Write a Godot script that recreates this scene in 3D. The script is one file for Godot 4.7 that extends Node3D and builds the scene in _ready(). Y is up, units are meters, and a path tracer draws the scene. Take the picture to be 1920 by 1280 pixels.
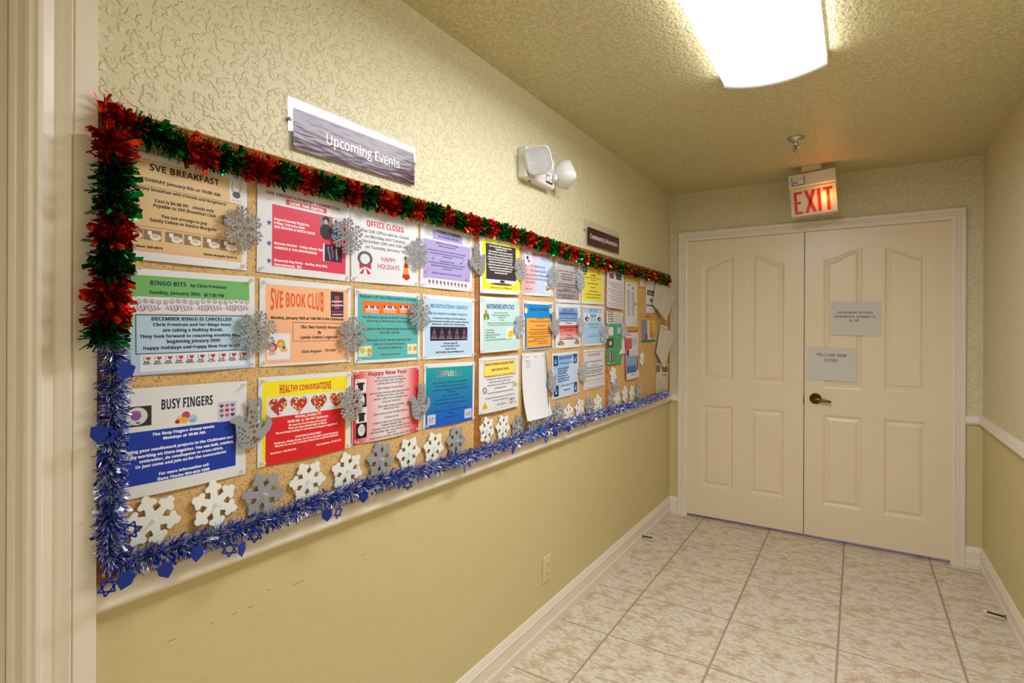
extends Node3D
# A club corridor: notice boards with tinsel on the left wall, panelled double doors at the end.
# x: right from the left wall, y: up, z: towards the camera; the end wall is z = 0.
const W := 1.8223
const H := 2.4121
const CAM := Vector3(1.2053, 1.3836, 4.1321)
const FOCAL := 1016.13
const BACK := 8.2
var cam_r: Vector3
var cam_u: Vector3
var cam_f: Vector3
var M := {}
var used := {}
var rng := RandomNumberGenerator.new()
var ts: TextServer
var fonts := {}

# ---------------------------------------------------------------- naming
func numbered(called: String) -> String:
	if not used.has(called):
		used[called] = 0
		return called
	used[called] += 1
	return "%s_%03d" % [called, used[called]]

func tag(o: Node, label: String, category: String, group := ""):
	o.set_meta("label", label)
	o.set_meta("category", category)
	if group != "":
		o.set_meta("group", group)

func thing(called: String, label: String, category: String, at := Vector3.ZERO, group := "") -> Node3D:
	var o := Node3D.new()
	o.name = numbered(called)
	add_child(o)
	o.position = at
	tag(o, label, category, group)
	return o

func struct(called: String) -> Node3D:
	var o := Node3D.new()
	o.name = numbered(called)
	add_child(o)
	o.set_meta("kind", "structure")
	return o

func put(parent: Node, called: String, mesh: Mesh, mat: Material) -> MeshInstance3D:
	var o := MeshInstance3D.new()
	o.name = called if parent != self else numbered(called)
	o.mesh = mesh
	o.material_override = null
	if mesh is PrimitiveMesh:
		mesh.material = mat
	else:
		for k in mesh.get_surface_count():
			mesh.surface_set_material(k, mat)
	parent.add_child(o, true)
	return o

# a second user of the same mesh with another material
func put_shared(parent: Node, called: String, mesh: Mesh, mat: Material) -> MeshInstance3D:
	var o := MeshInstance3D.new()
	o.name = called if parent != self else numbered(called)
	o.mesh = mesh
	o.set_surface_override_material(0, mat)
	parent.add_child(o, true)
	return o

# ---------------------------------------------------------------- pixels to directions
func ray(px: float, py: float) -> Vector3:
	return cam_r * ((px - 960.0) / FOCAL) - cam_u * ((py - 618.2) / FOCAL) + cam_f

func on_x(px: float, py: float, x: float) -> Vector3:
	var d := ray(px, py)
	return CAM + d * ((x - CAM.x) / d.x)

func on_z(px: float, py: float, z: float) -> Vector3:
	var d := ray(px, py)
	return CAM + d * ((z - CAM.z) / d.z)

# ---------------------------------------------------------------- mesh helpers
func tool() -> SurfaceTool:
	var st := SurfaceTool.new()
	st.begin(Mesh.PRIMITIVE_TRIANGLES)
	st.set_smooth_group(-1)
	return st

func tri(st: SurfaceTool, a: Vector3, b: Vector3, c: Vector3):
	st.add_vertex(a)
	st.add_vertex(c)
	st.add_vertex(b)

func quad(st: SurfaceTool, a: Vector3, b: Vector3, c: Vector3, d: Vector3):
	tri(st, a, b, c)
	tri(st, a, c, d)

func done(st: SurfaceTool) -> ArrayMesh:
	st.generate_normals()
	return st.commit()

# a box with chamfered edges, between two corners
func add_box(st: SurfaceTool, lo: Vector3, hi: Vector3, c := 0.0, xf := Transform3D.IDENTITY):
	var m := (lo + hi) / 2.0
	var h := (hi - lo) / 2.0
	c = minf(c, minf(h.x, minf(h.y, h.z)) * 0.9)
	if c <= 0.0:
		for ax in 3:
			for s in [-1.0, 1.0]:
				var n := Vector3.ZERO
				n[ax] = s
				var u := Vector3.ZERO
				u[(ax + 1) % 3] = 1.0
				var v := n.cross(u)
				var pts := []
				for k in [[-1, -1], [1, -1], [1, 1], [-1, 1]]:
					pts.append(xf * (m + (n + u * k[0] + v * k[1]) * h))
				quad(st, pts[0], pts[1], pts[2], pts[3])
		return
	# chamfered: hull of the 24 points, by faces
	var hi_c := h - Vector3(c, c, c)
	for ax in 3:
		var a1 := (ax + 1) % 3
		var a2 := (ax + 2) % 3
		for s in [-1.0, 1.0]:
			var p := []
			for k in [[-1, -1], [1, -1], [1, 1], [-1, 1]]:
				var q := Vector3.ZERO
				q[ax] = h[ax] * s
				q[a1] = hi_c[a1] * k[0]
				q[a2] = hi_c[a2] * k[1]
				p.append(xf * (m + q))
			if s > 0:
				quad(st, p[0], p[1], p[2], p[3])
			else:
				quad(st, p[3], p[2], p[1], p[0])
			# edge strips between +/-ax faces and a1 faces
			for t in [-1.0, 1.0]:
				var e := []
				for k in [[1, -1], [1, 1], [0, 1], [0, -1]]:
					var q := Vector3.ZERO
					q[ax] = (h[ax] if k[0] == 1 else hi_c[ax]) * s
					q[a1] = (hi_c[a1] if k[0] == 1 else h[a1]) * t
					q[a2] = hi_c[a2] * k[1]
					e.append(xf * (m + q))
				if s * t > 0:
					quad(st, e[0], e[3], e[2], e[1])
				else:
					quad(st, e[0], e[1], e[2], e[3])
	for sx in [-1.0, 1.0]:
		for sy in [-1.0, 1.0]:
			for sz in [-1.0, 1.0]:
				var a := xf * (m + Vector3(h.x * sx, hi_c.y * sy, hi_c.z * sz))
				var b := xf * (m + Vector3(hi_c.x * sx, h.y * sy, hi_c.z * sz))
				var d := xf * (m + Vector3(hi_c.x * sx, hi_c.y * sy, h.z * sz))
				if sx * sy * sz > 0:
					tri(st, a, b, d)
				else:
					tri(st, a, d, b)

func box_mesh(lo: Vector3, hi: Vector3, c := 0.0) -> ArrayMesh:
	var st := tool()
	add_box(st, lo, hi, c)
	return done(st)

# a profile in the plane (ax, ay) pushed along a vector, capped
func add_sweep(st: SurfaceTool, prof: Array, o: Vector3, ax: Vector3, ay: Vector3, along: Vector3):
	var n := prof.size()
	var poly := PackedVector2Array()
	for p in prof:
		poly.append(Vector2(p[0], p[1]))
	var flip := Geometry2D.is_polygon_clockwise(poly) != (ax.cross(ay).dot(along) < 0.0)
	for k in n:
		var a: Vector3 = o + ax * poly[k].x + ay * poly[k].y
		var b: Vector3 = o + ax * poly[(k + 1) % n].x + ay * poly[(k + 1) % n].y
		if flip:
			quad(st, a, a + along, b + along, b)
		else:
			quad(st, a, b, b + along, a + along)
	var t := Geometry2D.triangulate_polygon(poly)
	for k in range(0, t.size(), 3):
		var q := []
		for j in 3:
			q.append(o + ax * poly[t[k + j]].x + ay * poly[t[k + j]].y)
		tri(st, q[0], q[1], q[2])
		tri(st, q[2] + along, q[1] + along, q[0] + along)

# flat plate cut to an outline in (z, y) or any two axes, with thickness
func plate(outline: PackedVector2Array, thick: float) -> ArrayMesh:
	var st := tool()
	var arr := []
	for p in outline:
		arr.append([p.x, p.y])
	add_sweep(st, arr, Vector3.ZERO, Vector3.RIGHT, Vector3.UP, Vector3(0, 0, thick))
	return done(st)

# profile [radius, height] turned about an axis through o
func add_lathe(st: SurfaceTool, prof: Array, o: Vector3, axis: Vector3, seg := 16):
	var up := axis.normalized()
	var u := up.cross(Vector3(0.31, 0.9, 0.2)).normalized()
	var v := up.cross(u)
	for k in prof.size() - 1:
		for j in seg:
			var a0 := TAU * j / seg
			var a1 := TAU * (j + 1) / seg
			var d0 := u * cos(a0) + v * sin(a0)
			var d1 := u * cos(a1) + v * sin(a1)
			var p: Array = prof[k]
			var q: Array = prof[k + 1]
			quad(st, o + d0 * p[0] + up * p[1], o + d1 * p[0] + up * p[1], o + d1 * q[0] + up * q[1], o + d0 * q[0] + up * q[1])

func lathe(prof: Array, seg := 16, axis := Vector3.UP, smooth := true) -> ArrayMesh:
	var st := tool()
	if smooth:
		st.set_smooth_group(0)
	add_lathe(st, prof, Vector3.ZERO, axis, seg)
	return done(st)

func add_rod(st: SurfaceTool, a: Vector3, b: Vector3, r0: float, r1: float, seg := 6):
	var l := a.distance_to(b)
	add_lathe(st, [[0.0, 0.0], [r0, 0.0], [r1, l], [0.0, l]], a, b - a, seg)

# ---------------------------------------------------------------- materials
func mat(col: Color, rough := 0.6, metal := 0.0, spec := 0.5) -> StandardMaterial3D:
	var m := StandardMaterial3D.new()
	m.albedo_color = col
	m.roughness = rough
	m.metallic = metal
	m.metallic_specular = spec
	return m

func noise(freq: float, seed_: int, oct := 4, kind := FastNoiseLite.TYPE_SIMPLEX_SMOOTH) -> FastNoiseLite:
	var n := FastNoiseLite.new()
	n.noise_type = kind
	n.frequency = freq
	n.seed = seed_
	n.fractal_octaves = oct
	if oct == 1:
		n.fractal_type = FastNoiseLite.FRACTAL_NONE
	return n

func tex(im: Image) -> ImageTexture:
	return ImageTexture.create_from_image(im)

# trowelled wall relief: flat islands with worm-like edges
func relief_image(size: int, freq: float, seed_: int, lo: float, hi: float) -> Image:
	var a := noise(freq, seed_, 3).get_seamless_image(size, size)
	var b := noise(freq * 3.0, seed_ + 7, 2).get_seamless_image(size, size)
	var c := noise(freq * 0.6, seed_ + 19, 2).get_seamless_image(size, size)
	for im in [a, b, c]:
		im.convert(Image.FORMAT_L8)
	var da := a.get_data()
	var db := b.get_data()
	var dc := c.get_data()
	var outd := PackedByteArray()
	outd.resize(size * size)
	for k in size * size:
		var v := da[k] / 255.0
		var t := smoothstep(lo, hi, v) * 0.8 * smoothstep(0.3, 0.62, dc[k] / 255.0) + db[k] / 255.0 * 0.2
		outd[k] = int(t * 255.0)
	return Image.create_from_data(size, size, false, Image.FORMAT_L8, outd)

func paint(col: Color, relief: Texture2D, scale: float, depth: float, rough := 0.55) -> StandardMaterial3D:
	var m := mat(col, rough)
	m.uv1_triplanar = true
	m.uv1_world_triplanar = true
	m.uv1_scale = Vector3.ONE * scale
	m.heightmap_enabled = true
	m.heightmap_texture = relief
	m.heightmap_scale = depth
	return m

func stone_image(size: int) -> Image:
	# travertine-look glaze: pale ground, tan clouds drawn out along x, fine dark pits and veins
	var big := noise(0.006, 3, 4)
	var mid := noise(0.018, 11, 4)
	var veins := noise(0.03, 21, 3)
	var fine := noise(0.11, 31, 2)
	var d := PackedByteArray()
	d.resize(size * size * 3)
	var pale := Color(0.90, 0.865, 0.80)
	var tan_ := Color(0.765, 0.66, 0.515)
	var rust := Color(0.73, 0.575, 0.42)
	var dark := Color(0.42, 0.34, 0.25)
	for y in size:
		for x in size:
			var a := big.get_noise_2d(x * 0.8, y * 1.3) + 0.6 * mid.get_noise_2d(x * 0.75, y * 1.5)
			var c := pale.lerp(tan_, smoothstep(-0.25, 0.8, a))
			var r := mid.get_noise_2d(x * 0.8 + 900.0, y * 1.6)
			c = c.lerp(rust, 0.4 * smoothstep(0.0, 0.6, r))
			var f := fine.get_noise_2d(x * 0.8, y * 1.2)
			var g := fine.get_noise_2d(x * 1.6 + 70.0, y * 2.6)
			c = c.lerp(pale.lightened(0.25), 0.5 * smoothstep(0.05, 0.5, f))
			c = c.lerp(tan_.darkened(0.12), 0.5 * smoothstep(0.05, 0.5, -f))
			var v := veins.get_noise_2d(x * 0.7 + 300.0, y * 2.0)
			var gate := smoothstep(0.0, 0.3, big.get_noise_2d(x * 1.4 + 4000.0, y * 2.0) + 0.5 * r)
			var line := 1.0 - smoothstep(0.0, 0.04, absf(v))
			c = c.lerp(dark, 0.75 * gate * line * smoothstep(-0.1, 0.25, g))
			c = c.lerp(dark, 0.65 * smoothstep(0.33, 0.48, g) * smoothstep(-0.1, 0.2, r))
			var k := (y * size + x) * 3
			d[k] = int(clampf(c.r, 0, 1) * 255.0)
			d[k + 1] = int(clampf(c.g, 0, 1) * 255.0)
			d[k + 2] = int(clampf(c.b, 0, 1) * 255.0)
	return Image.create_from_data(size, size, false, Image.FORMAT_RGB8, d)

func cork_image(size: int) -> Image:
	var grain := noise(0.16, 5, 2, FastNoiseLite.TYPE_CELLULAR)
	grain.cellular_return_type = FastNoiseLite.RETURN_CELL_VALUE
	var fine := noise(0.3, 15, 2)
	var broad := noise(0.02, 25, 2)
	var ga := grain.get_seamless_image(size, size)
	var fa := fine.get_seamless_image(size, size)
	var ba := broad.get_seamless_image(size, size)
	for im in [ga, fa, ba]:
		im.convert(Image.FORMAT_L8)
	var dg := ga.get_data()
	var df := fa.get_data()
	var db := ba.get_data()
	var d := PackedByteArray()
	d.resize(size * size * 3)
	for k in size * size:
		var g := dg[k] / 255.0
		var f := df[k] / 255.0
		var c := Color(0.87, 0.735, 0.525).lerp(Color(0.78, 0.62, 0.41), g)
		c = c.lerp(Color(0.92, 0.79, 0.58), 0.6 * smoothstep(0.5, 0.8, f))
		if g > 0.74 and f < 0.47:
			c = Color(0.22, 0.13, 0.06).lerp(c, smoothstep(0.36, 0.47, f))
		c = c.lerp(Color(0.78, 0.59, 0.35), 0.25 * db[k] / 255.0)
		d[k * 3] = int(c.r * 255.0)
		d[k * 3 + 1] = int(c.g * 255.0)
		d[k * 3 + 2] = int(c.b * 255.0)
	return Image.create_from_data(size, size, false, Image.FORMAT_RGB8, d)

func wood_image(w: int, h: int, a: Color, b: Color, seed_: int) -> Image:
	var n := noise(0.02, seed_, 4)
	var im := Image.create(w, h, false, Image.FORMAT_RGB8)
	for y in h:
		for x in w:
			var t := 0.5 + 0.9 * n.get_noise_2d(x * 0.12, y * 2.2)
			im.set_pixel(x, y, a.lerp(b, clampf(t, 0, 1)))
	return im

# ---------------------------------------------------------------- print: text and shapes into pictures
func glyph_line(text: String, font: String, px: int) -> Image:
	var rids: Array = fonts[font[0]].get_rids()
	var sh := ts.create_shaped_text()
	ts.shaped_text_add_string(sh, text, rids, px)
	ts.shaped_text_shape(sh)
	var gl := ts.shaped_text_get_glyphs(sh)
	var size := Vector2i(px, 0)
	var wide := 4.0
	for g in gl:
		wide += g.advance
	var asc := int(px * 0.98)
	var im := Image.create(int(wide) + 4, int(px * 1.3), false, Image.FORMAT_RGBA8)
	var at := 2.0
	for g in gl:
		if g.index > 0:
			ts.font_render_glyph(g.font_rid, size, g.index)
	var pages := {}
	for g in gl:
		if g.index > 0:
			var n := ts.font_get_glyph_texture_idx(g.font_rid, size, g.index)
			if n >= 0:
				var key := [g.font_rid, n]
				if not pages.has(key):
					var page: Image = ts.font_get_texture_image(g.font_rid, size, n).duplicate()
					page.convert(Image.FORMAT_RGBA8)
					pages[key] = page
				var r := ts.font_get_glyph_uv_rect(g.font_rid, size, g.index)
				var o := ts.font_get_glyph_offset(g.font_rid, size, g.index)
				im.blend_rect(pages[key], Rect2i(r), Vector2i(int(at + g.offset.x + o.x), int(asc + g.offset.y + o.y)))
		at += g.advance
	ts.free_rid(sh)
	return im

# text with its baseline from (x0, y) to (x1, y) and capitals cap high, in picture pixels
func draw_text(im: Image, text: String, x0: float, x1: float, y: float, cap: float, col: Color, font := "s", warp := 0.0):
	if x1 - x0 < 3.0 or cap < 1.5:
		return
	var px := clampi(int(round(cap / 0.714)), 10, 150)
	var line := glyph_line(text, font, px)
	var k := cap / (px * 0.714)
	var tw := maxi(2, int(round(x1 - x0)))
	var th := maxi(2, int(round(line.get_height() * k)))
	line.resize(tw, th, Image.INTERPOLATE_BILINEAR)
	var base := int(px * 0.98 * k)
	if font.length() > 1 and font[1] == "i":
		var wide := Image.create(tw + int(th * 0.3), th, false, Image.FORMAT_RGBA8)
		for r in th:
			wide.blit_rect(line, Rect2i(0, r, tw, 1), Vector2i(int((base - r) * 0.22 + th * 0.05), r))
		line = wide
		tw = line.get_width()
	if warp != 0.0:
		var bent := Image.create(tw, th, false, Image.FORMAT_RGBA8)
		for x in tw:
			var s := 1.0 - warp * sin(PI * x / tw)
			var strip := line.get_region(Rect2i(x, 0, 1, th))
			var sh := maxi(2, int(th * s))
			strip.resize(1, sh, Image.INTERPOLATE_BILINEAR)
			bent.blit_rect(strip, Rect2i(0, 0, 1, sh), Vector2i(x, int((base - cap * 0.5) * (1.0 - s))))
		line = bent
	var ink := Image.create(tw, th, false, Image.FORMAT_RGBA8)
	ink.fill(col)
	im.blend_rect_mask(ink, line, Rect2i(0, 0, tw, th), Vector2i(int(round(x0)), int(round(y)) - base))

func draw_poly(im: Image, pts: PackedVector2Array, col: Color):
	var lo := pts[0]
	var hi := pts[0]
	for p in pts:
		lo = lo.min(p)
		hi = hi.max(p)
	for y in range(maxi(0, int(lo.y)), mini(im.get_height(), int(hi.y) + 1)):
		var xs := []
		var yy := y + 0.5
		for k in pts.size():
			var a := pts[k]
			var b := pts[(k + 1) % pts.size()]
			if (a.y <= yy) != (b.y <= yy):
				xs.append(a.x + (yy - a.y) / (b.y - a.y) * (b.x - a.x))
		xs.sort()
		for k in range(0, xs.size() - 1, 2):
			var x0 := int(round(xs[k]))
			var x1 := int(round(xs[k + 1]))
			if x1 > x0:
				im.fill_rect(Rect2i(x0, y, x1 - x0, 1), col)

func ellipse_points(c: Vector2, rx: float, ry: float, n := 20) -> PackedVector2Array:
	var out := PackedVector2Array()
	for k in n:
		out.append(c + Vector2(rx * cos(TAU * k / n), ry * sin(TAU * k / n)))
	return out

func heart_points(c: Vector2, r: float) -> PackedVector2Array:
	var out := PackedVector2Array()
	for k in 28:
		var t := TAU * k / 28
		out.append(c + Vector2(pow(sin(t), 3) * r, -(13 * cos(t) - 5 * cos(2 * t) - 2 * cos(3 * t) - cos(4 * t)) / 16.0 * r))
	return out

func star_points(c: Vector2, r: float, n := 5, inner := 0.4) -> PackedVector2Array:
	var out := PackedVector2Array()
	for k in n * 2:
		var q := r if k % 2 == 0 else r * inner
		out.append(c + Vector2(sin(PI * k / n), -cos(PI * k / n)) * q)
	return out

# ---------------------------------------------------------------- flyers on the boards
# quad: the four corners in the photograph; the sheet hangs on the board, so they give its place and size on the wall.
# crop: [left, top, scale] of the frame in which the print below is measured.
func sheet_frame(q: Array, x: float) -> Dictionary:
	var p := []
	for k in 4:
		var w := on_x(q[k * 2], q[k * 2 + 1], x)
		p.append(Vector2(-w.z, w.y))
	var c: Vector2 = (p[0] + p[1] + p[2] + p[3]) / 4.0
	var u: Vector2 = ((p[1] - p[0]) + (p[2] - p[3])) / 2.0
	var v: Vector2 = ((p[3] - p[0]) + (p[2] - p[1])) / 2.0
	var w: float = u.length()
	var h: float = v.length()
	u = u.normalized()
	v = Vector2(u.y, -u.x)
	return {"c": c, "u": u, "v": v, "w": w, "h": h, "x": x}

func to_sheet(f: Dictionary, crop: Array, x: float, y: float) -> Vector2:
	var w := on_x(crop[0] + x / crop[2], crop[1] + y / crop[2], f.x)
	var d: Vector2 = Vector2(-w.z, w.y) - f.c
	return Vector2(d.dot(f.u) / f.w + 0.5, d.dot(f.v) / f.h + 0.5)

func print_sheet(f: Dictionary, crop: Array, items: Array, px: int, ground := Color(0.87, 0.87, 0.88)) -> Image:
	var size := Vector2(px, int(px * f.h / f.w))
	var im := Image.create(int(size.x), int(size.y), false, Image.FORMAT_RGBA8)
	im.fill(ground)
	var at := func(x, y): return to_sheet(f, crop, x, y) * size
	for i in items:
		match i[0]:
			"r":
				var a: Vector2 = at.call(i[1], i[2])
				var b: Vector2 = at.call(i[3], i[4])
				im.fill_rect(Rect2i(Vector2i(a), Vector2i(b - a)), Color(i[5]))
			"g":
				var a: Vector2 = at.call(i[1], i[2])
				var b: Vector2 = at.call(i[3], i[4])
				for y in range(int(a.y), int(b.y)):
					im.fill_rect(Rect2i(int(a.x), y, int(b.x - a.x), 1), Color(i[5]).lerp(Color(i[6]), (y - a.y) / (b.y - a.y)))
			"h":
				var a: Vector2 = at.call(i[1], i[2])
				var b: Vector2 = at.call(i[3], i[4])
				for x in range(int(a.x), int(b.x)):
					var t: float = (x - a.x) / (b.x - a.x) * (i[5].size() - 1)
					var k: int = mini(int(t), i[5].size() - 2)
					im.fill_rect(Rect2i(x, int(a.y), 1, int(b.y - a.y)), Color(i[5][k]).lerp(Color(i[5][k + 1]), t - k))
			"o":
				var a: Vector2 = at.call(i[1], i[2])
				var b: Vector2 = at.call(i[3], i[4])
				var w: int = i[6]
				var c := Color(i[5])
				im.fill_rect(Rect2i(int(a.x), int(a.y), int(b.x - a.x), w), c)
				im.fill_rect(Rect2i(int(a.x), int(b.y) - w, int(b.x - a.x), w), c)
				im.fill_rect(Rect2i(int(a.x), int(a.y), w, int(b.y - a.y)), c)
				im.fill_rect(Rect2i(int(b.x) - w, int(a.y), w, int(b.y - a.y)), c)
			"t", "w", "u":
				var a: Vector2 = at.call(i[2], i[3])
				var b: Vector2 = at.call(i[4], i[5])
				var top: Vector2 = at.call(i[2], i[3] - i[6])
				var cap := absf(a.y - top.y)
				var y := (a.y + b.y) / 2.0
				draw_text(im, i[1], a.x, b.x, y, cap, Color(i[7]), i[8] if i.size() > 8 else "s", i[9] if i[0] == "w" else 0.0)
				if i[0] == "u":
					im.fill_rect(Rect2i(int(a.x), int(y + cap * 0.18), int(b.x - a.x), maxi(1, int(cap * 0.1))), Color(i[7]))
			"e":
				var c: Vector2 = at.call(i[1], i[2])
				var rx: float = absf(at.call(i[1] + i[3], i[2]).x - c.x)
				var ry: float = absf(at.call(i[1], i[2] + i[4]).y - c.y)
				draw_poly(im, ellipse_points(c, rx, ry), Color(i[5]))
			"p":
				var pts := PackedVector2Array()
				for k in range(0, i[1].size(), 2):
					pts.append(at.call(i[1][k], i[1][k + 1]))
				draw_poly(im, pts, Color(i[2]))
			"l":
				var a: Vector2 = at.call(i[1], i[2])
				var b: Vector2 = at.call(i[3], i[4])
				var n: Vector2 = (b - a).orthogonal().normalized() * (i[5] * 0.5)
				draw_poly(im, PackedVector2Array([a + n, b + n, b - n, a - n]), Color(i[6]))
			"heart", "star":
				var c: Vector2 = at.call(i[1], i[2])
				var r: float = absf(at.call(i[1] + i[3], i[2]).x - c.x)
				draw_poly(im, heart_points(c, r) if i[0] == "heart" else star_points(c, r), Color(i[4]))
			"dots":  # a heart of many coloured sweets
				var c: Vector2 = at.call(i[1], i[2])
				var r: float = absf(at.call(i[1] + i[3], i[2]).x - c.x)
				var shape := heart_points(c, r)
				draw_poly(im, shape, Color("b5322c"))
				for k in 70:
					var p := c + Vector2(rng.randf_range(-1, 1), rng.randf_range(-1, 1)) * r
					if Geometry2D.is_point_in_polygon(p, shape):
						draw_poly(im, ellipse_points(p, r * 0.11, r * 0.1, 8), Color(["e9c33a", "7a4a8c", "e58a2c", "d8d05a", "b23a5a", "6c2a22", "f0e2b0"][k % 7]))
	return im

# a sheet of paper pinned at its corners: it bellies a little off the board and its lower edge lifts
func paper_mesh(w: float, h: float, belly: float, lift: float, nx := 10, ny := 8) -> ArrayMesh:
	var v := PackedVector3Array()
	var n := PackedVector3Array()
	var uv := PackedVector2Array()
	var idx := PackedInt32Array()
	for j in ny + 1:
		for i in nx + 1:
			var s := float(i) / nx
			var t := float(j) / ny
			var z := belly * (0.35 * sin(PI * s) * sin(PI * t) + 0.65 * pow(absf(sin(TAU * s * 0.5)), 2.0) * t * t) + lift * pow(t, 3.0)
			v.append(Vector3((s - 0.5) * w, (0.5 - t) * h, z))
			uv.append(Vector2(s, t))
	for j in ny + 1:
		for i in nx + 1:
			var a := v[j * (nx + 1) + mini(i + 1, nx)] - v[j * (nx + 1) + maxi(i - 1, 0)]
			var b := v[maxi(j - 1, 0) * (nx + 1) + i] - v[mini(j + 1, ny) * (nx + 1) + i]
			n.append(a.cross(b).normalized())
	for j in ny:
		for i in nx:
			var a := j * (nx + 1) + i
			idx.append_array([a, a + 1, a + nx + 2, a, a + nx + 2, a + nx + 1])
	var arr := []
	arr.resize(Mesh.ARRAY_MAX)
	arr[Mesh.ARRAY_VERTEX] = v
	arr[Mesh.ARRAY_NORMAL] = n
	arr[Mesh.ARRAY_TEX_UV] = uv
	arr[Mesh.ARRAY_INDEX] = idx
	var m := ArrayMesh.new()
	m.add_surface_from_arrays(Mesh.PRIMITIVE_TRIANGLES, arr)
	return m

func print_mat(im: Image, rough := 0.45) -> StandardMaterial3D:
	var m := mat(Color.WHITE, rough, 0.0, 0.4)
	m.albedo_texture = tex(im)
	m.texture_repeat = false
	return m

# the frame of a thing lying against the left wall: local x runs along the board (towards the doors), y up, z out of the wall
func wall_basis(roll := 0.0) -> Basis:
	return Basis(Vector3(0, 0, -1), Vector3.UP, Vector3(1, 0, 0)) * Basis(Vector3(0, 0, 1), roll)

func flyer(called: String, label: String, q: Array, crop: Array, items: Array, px: int, pins := "0123", ground := Color(0.87, 0.87, 0.88), x := 0.0165, belly := 0.006, lift := 0.0, category := "flyer"):
	var f := sheet_frame(q, x)
	for strip in [2.501, 1.27, 0.08, 3.70]:  # a sheet that reaches over a frame strip lies in front of it
		if absf(-f.c.x - strip) < f.w / 2 + 0.021:
			x = maxf(x, 0.0245)
	f = sheet_frame(q, x)
	var o := put(self, called, paper_mesh(f.w, f.h, belly, lift), print_mat(print_sheet(f, crop, items, px, ground)))
	o.transform = Transform3D(wall_basis(atan2(f.u.y, f.u.x)), Vector3(x, f.c.y, -f.c.x))
	tag(o, label, category, "flyers on the notice boards")
	for k in 4:
		if pins.contains(str(k)):
			var sx := 1.0 if k in [1, 2] else -1.0
			var sy := 1.0 if k < 2 else -1.0
			push_pin(o.transform * Vector3(sx * (f.w / 2 - 0.010), sy * (f.h / 2 - 0.009), 0.001 + (lift if sy < 0 else 0.0)), "push pin in the %s corner of the %s" % [["upper left", "upper right", "lower right", "lower left"][k], called.replace("_", " ")], "pins in the flyers")

var pin_mesh: ArrayMesh
func push_pin(at: Vector3, label: String, group: String):
	var o := put(self, "push_pin", pin_mesh, M.clear)
	o.basis = wall_basis() * Basis(Vector3(rng.randf_range(-1, 1), rng.randf_range(-1, 1), 0).normalized(), rng.randf_range(0.05, 0.3))
	o.position = at
	tag(o, label, "push pin", group)

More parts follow.
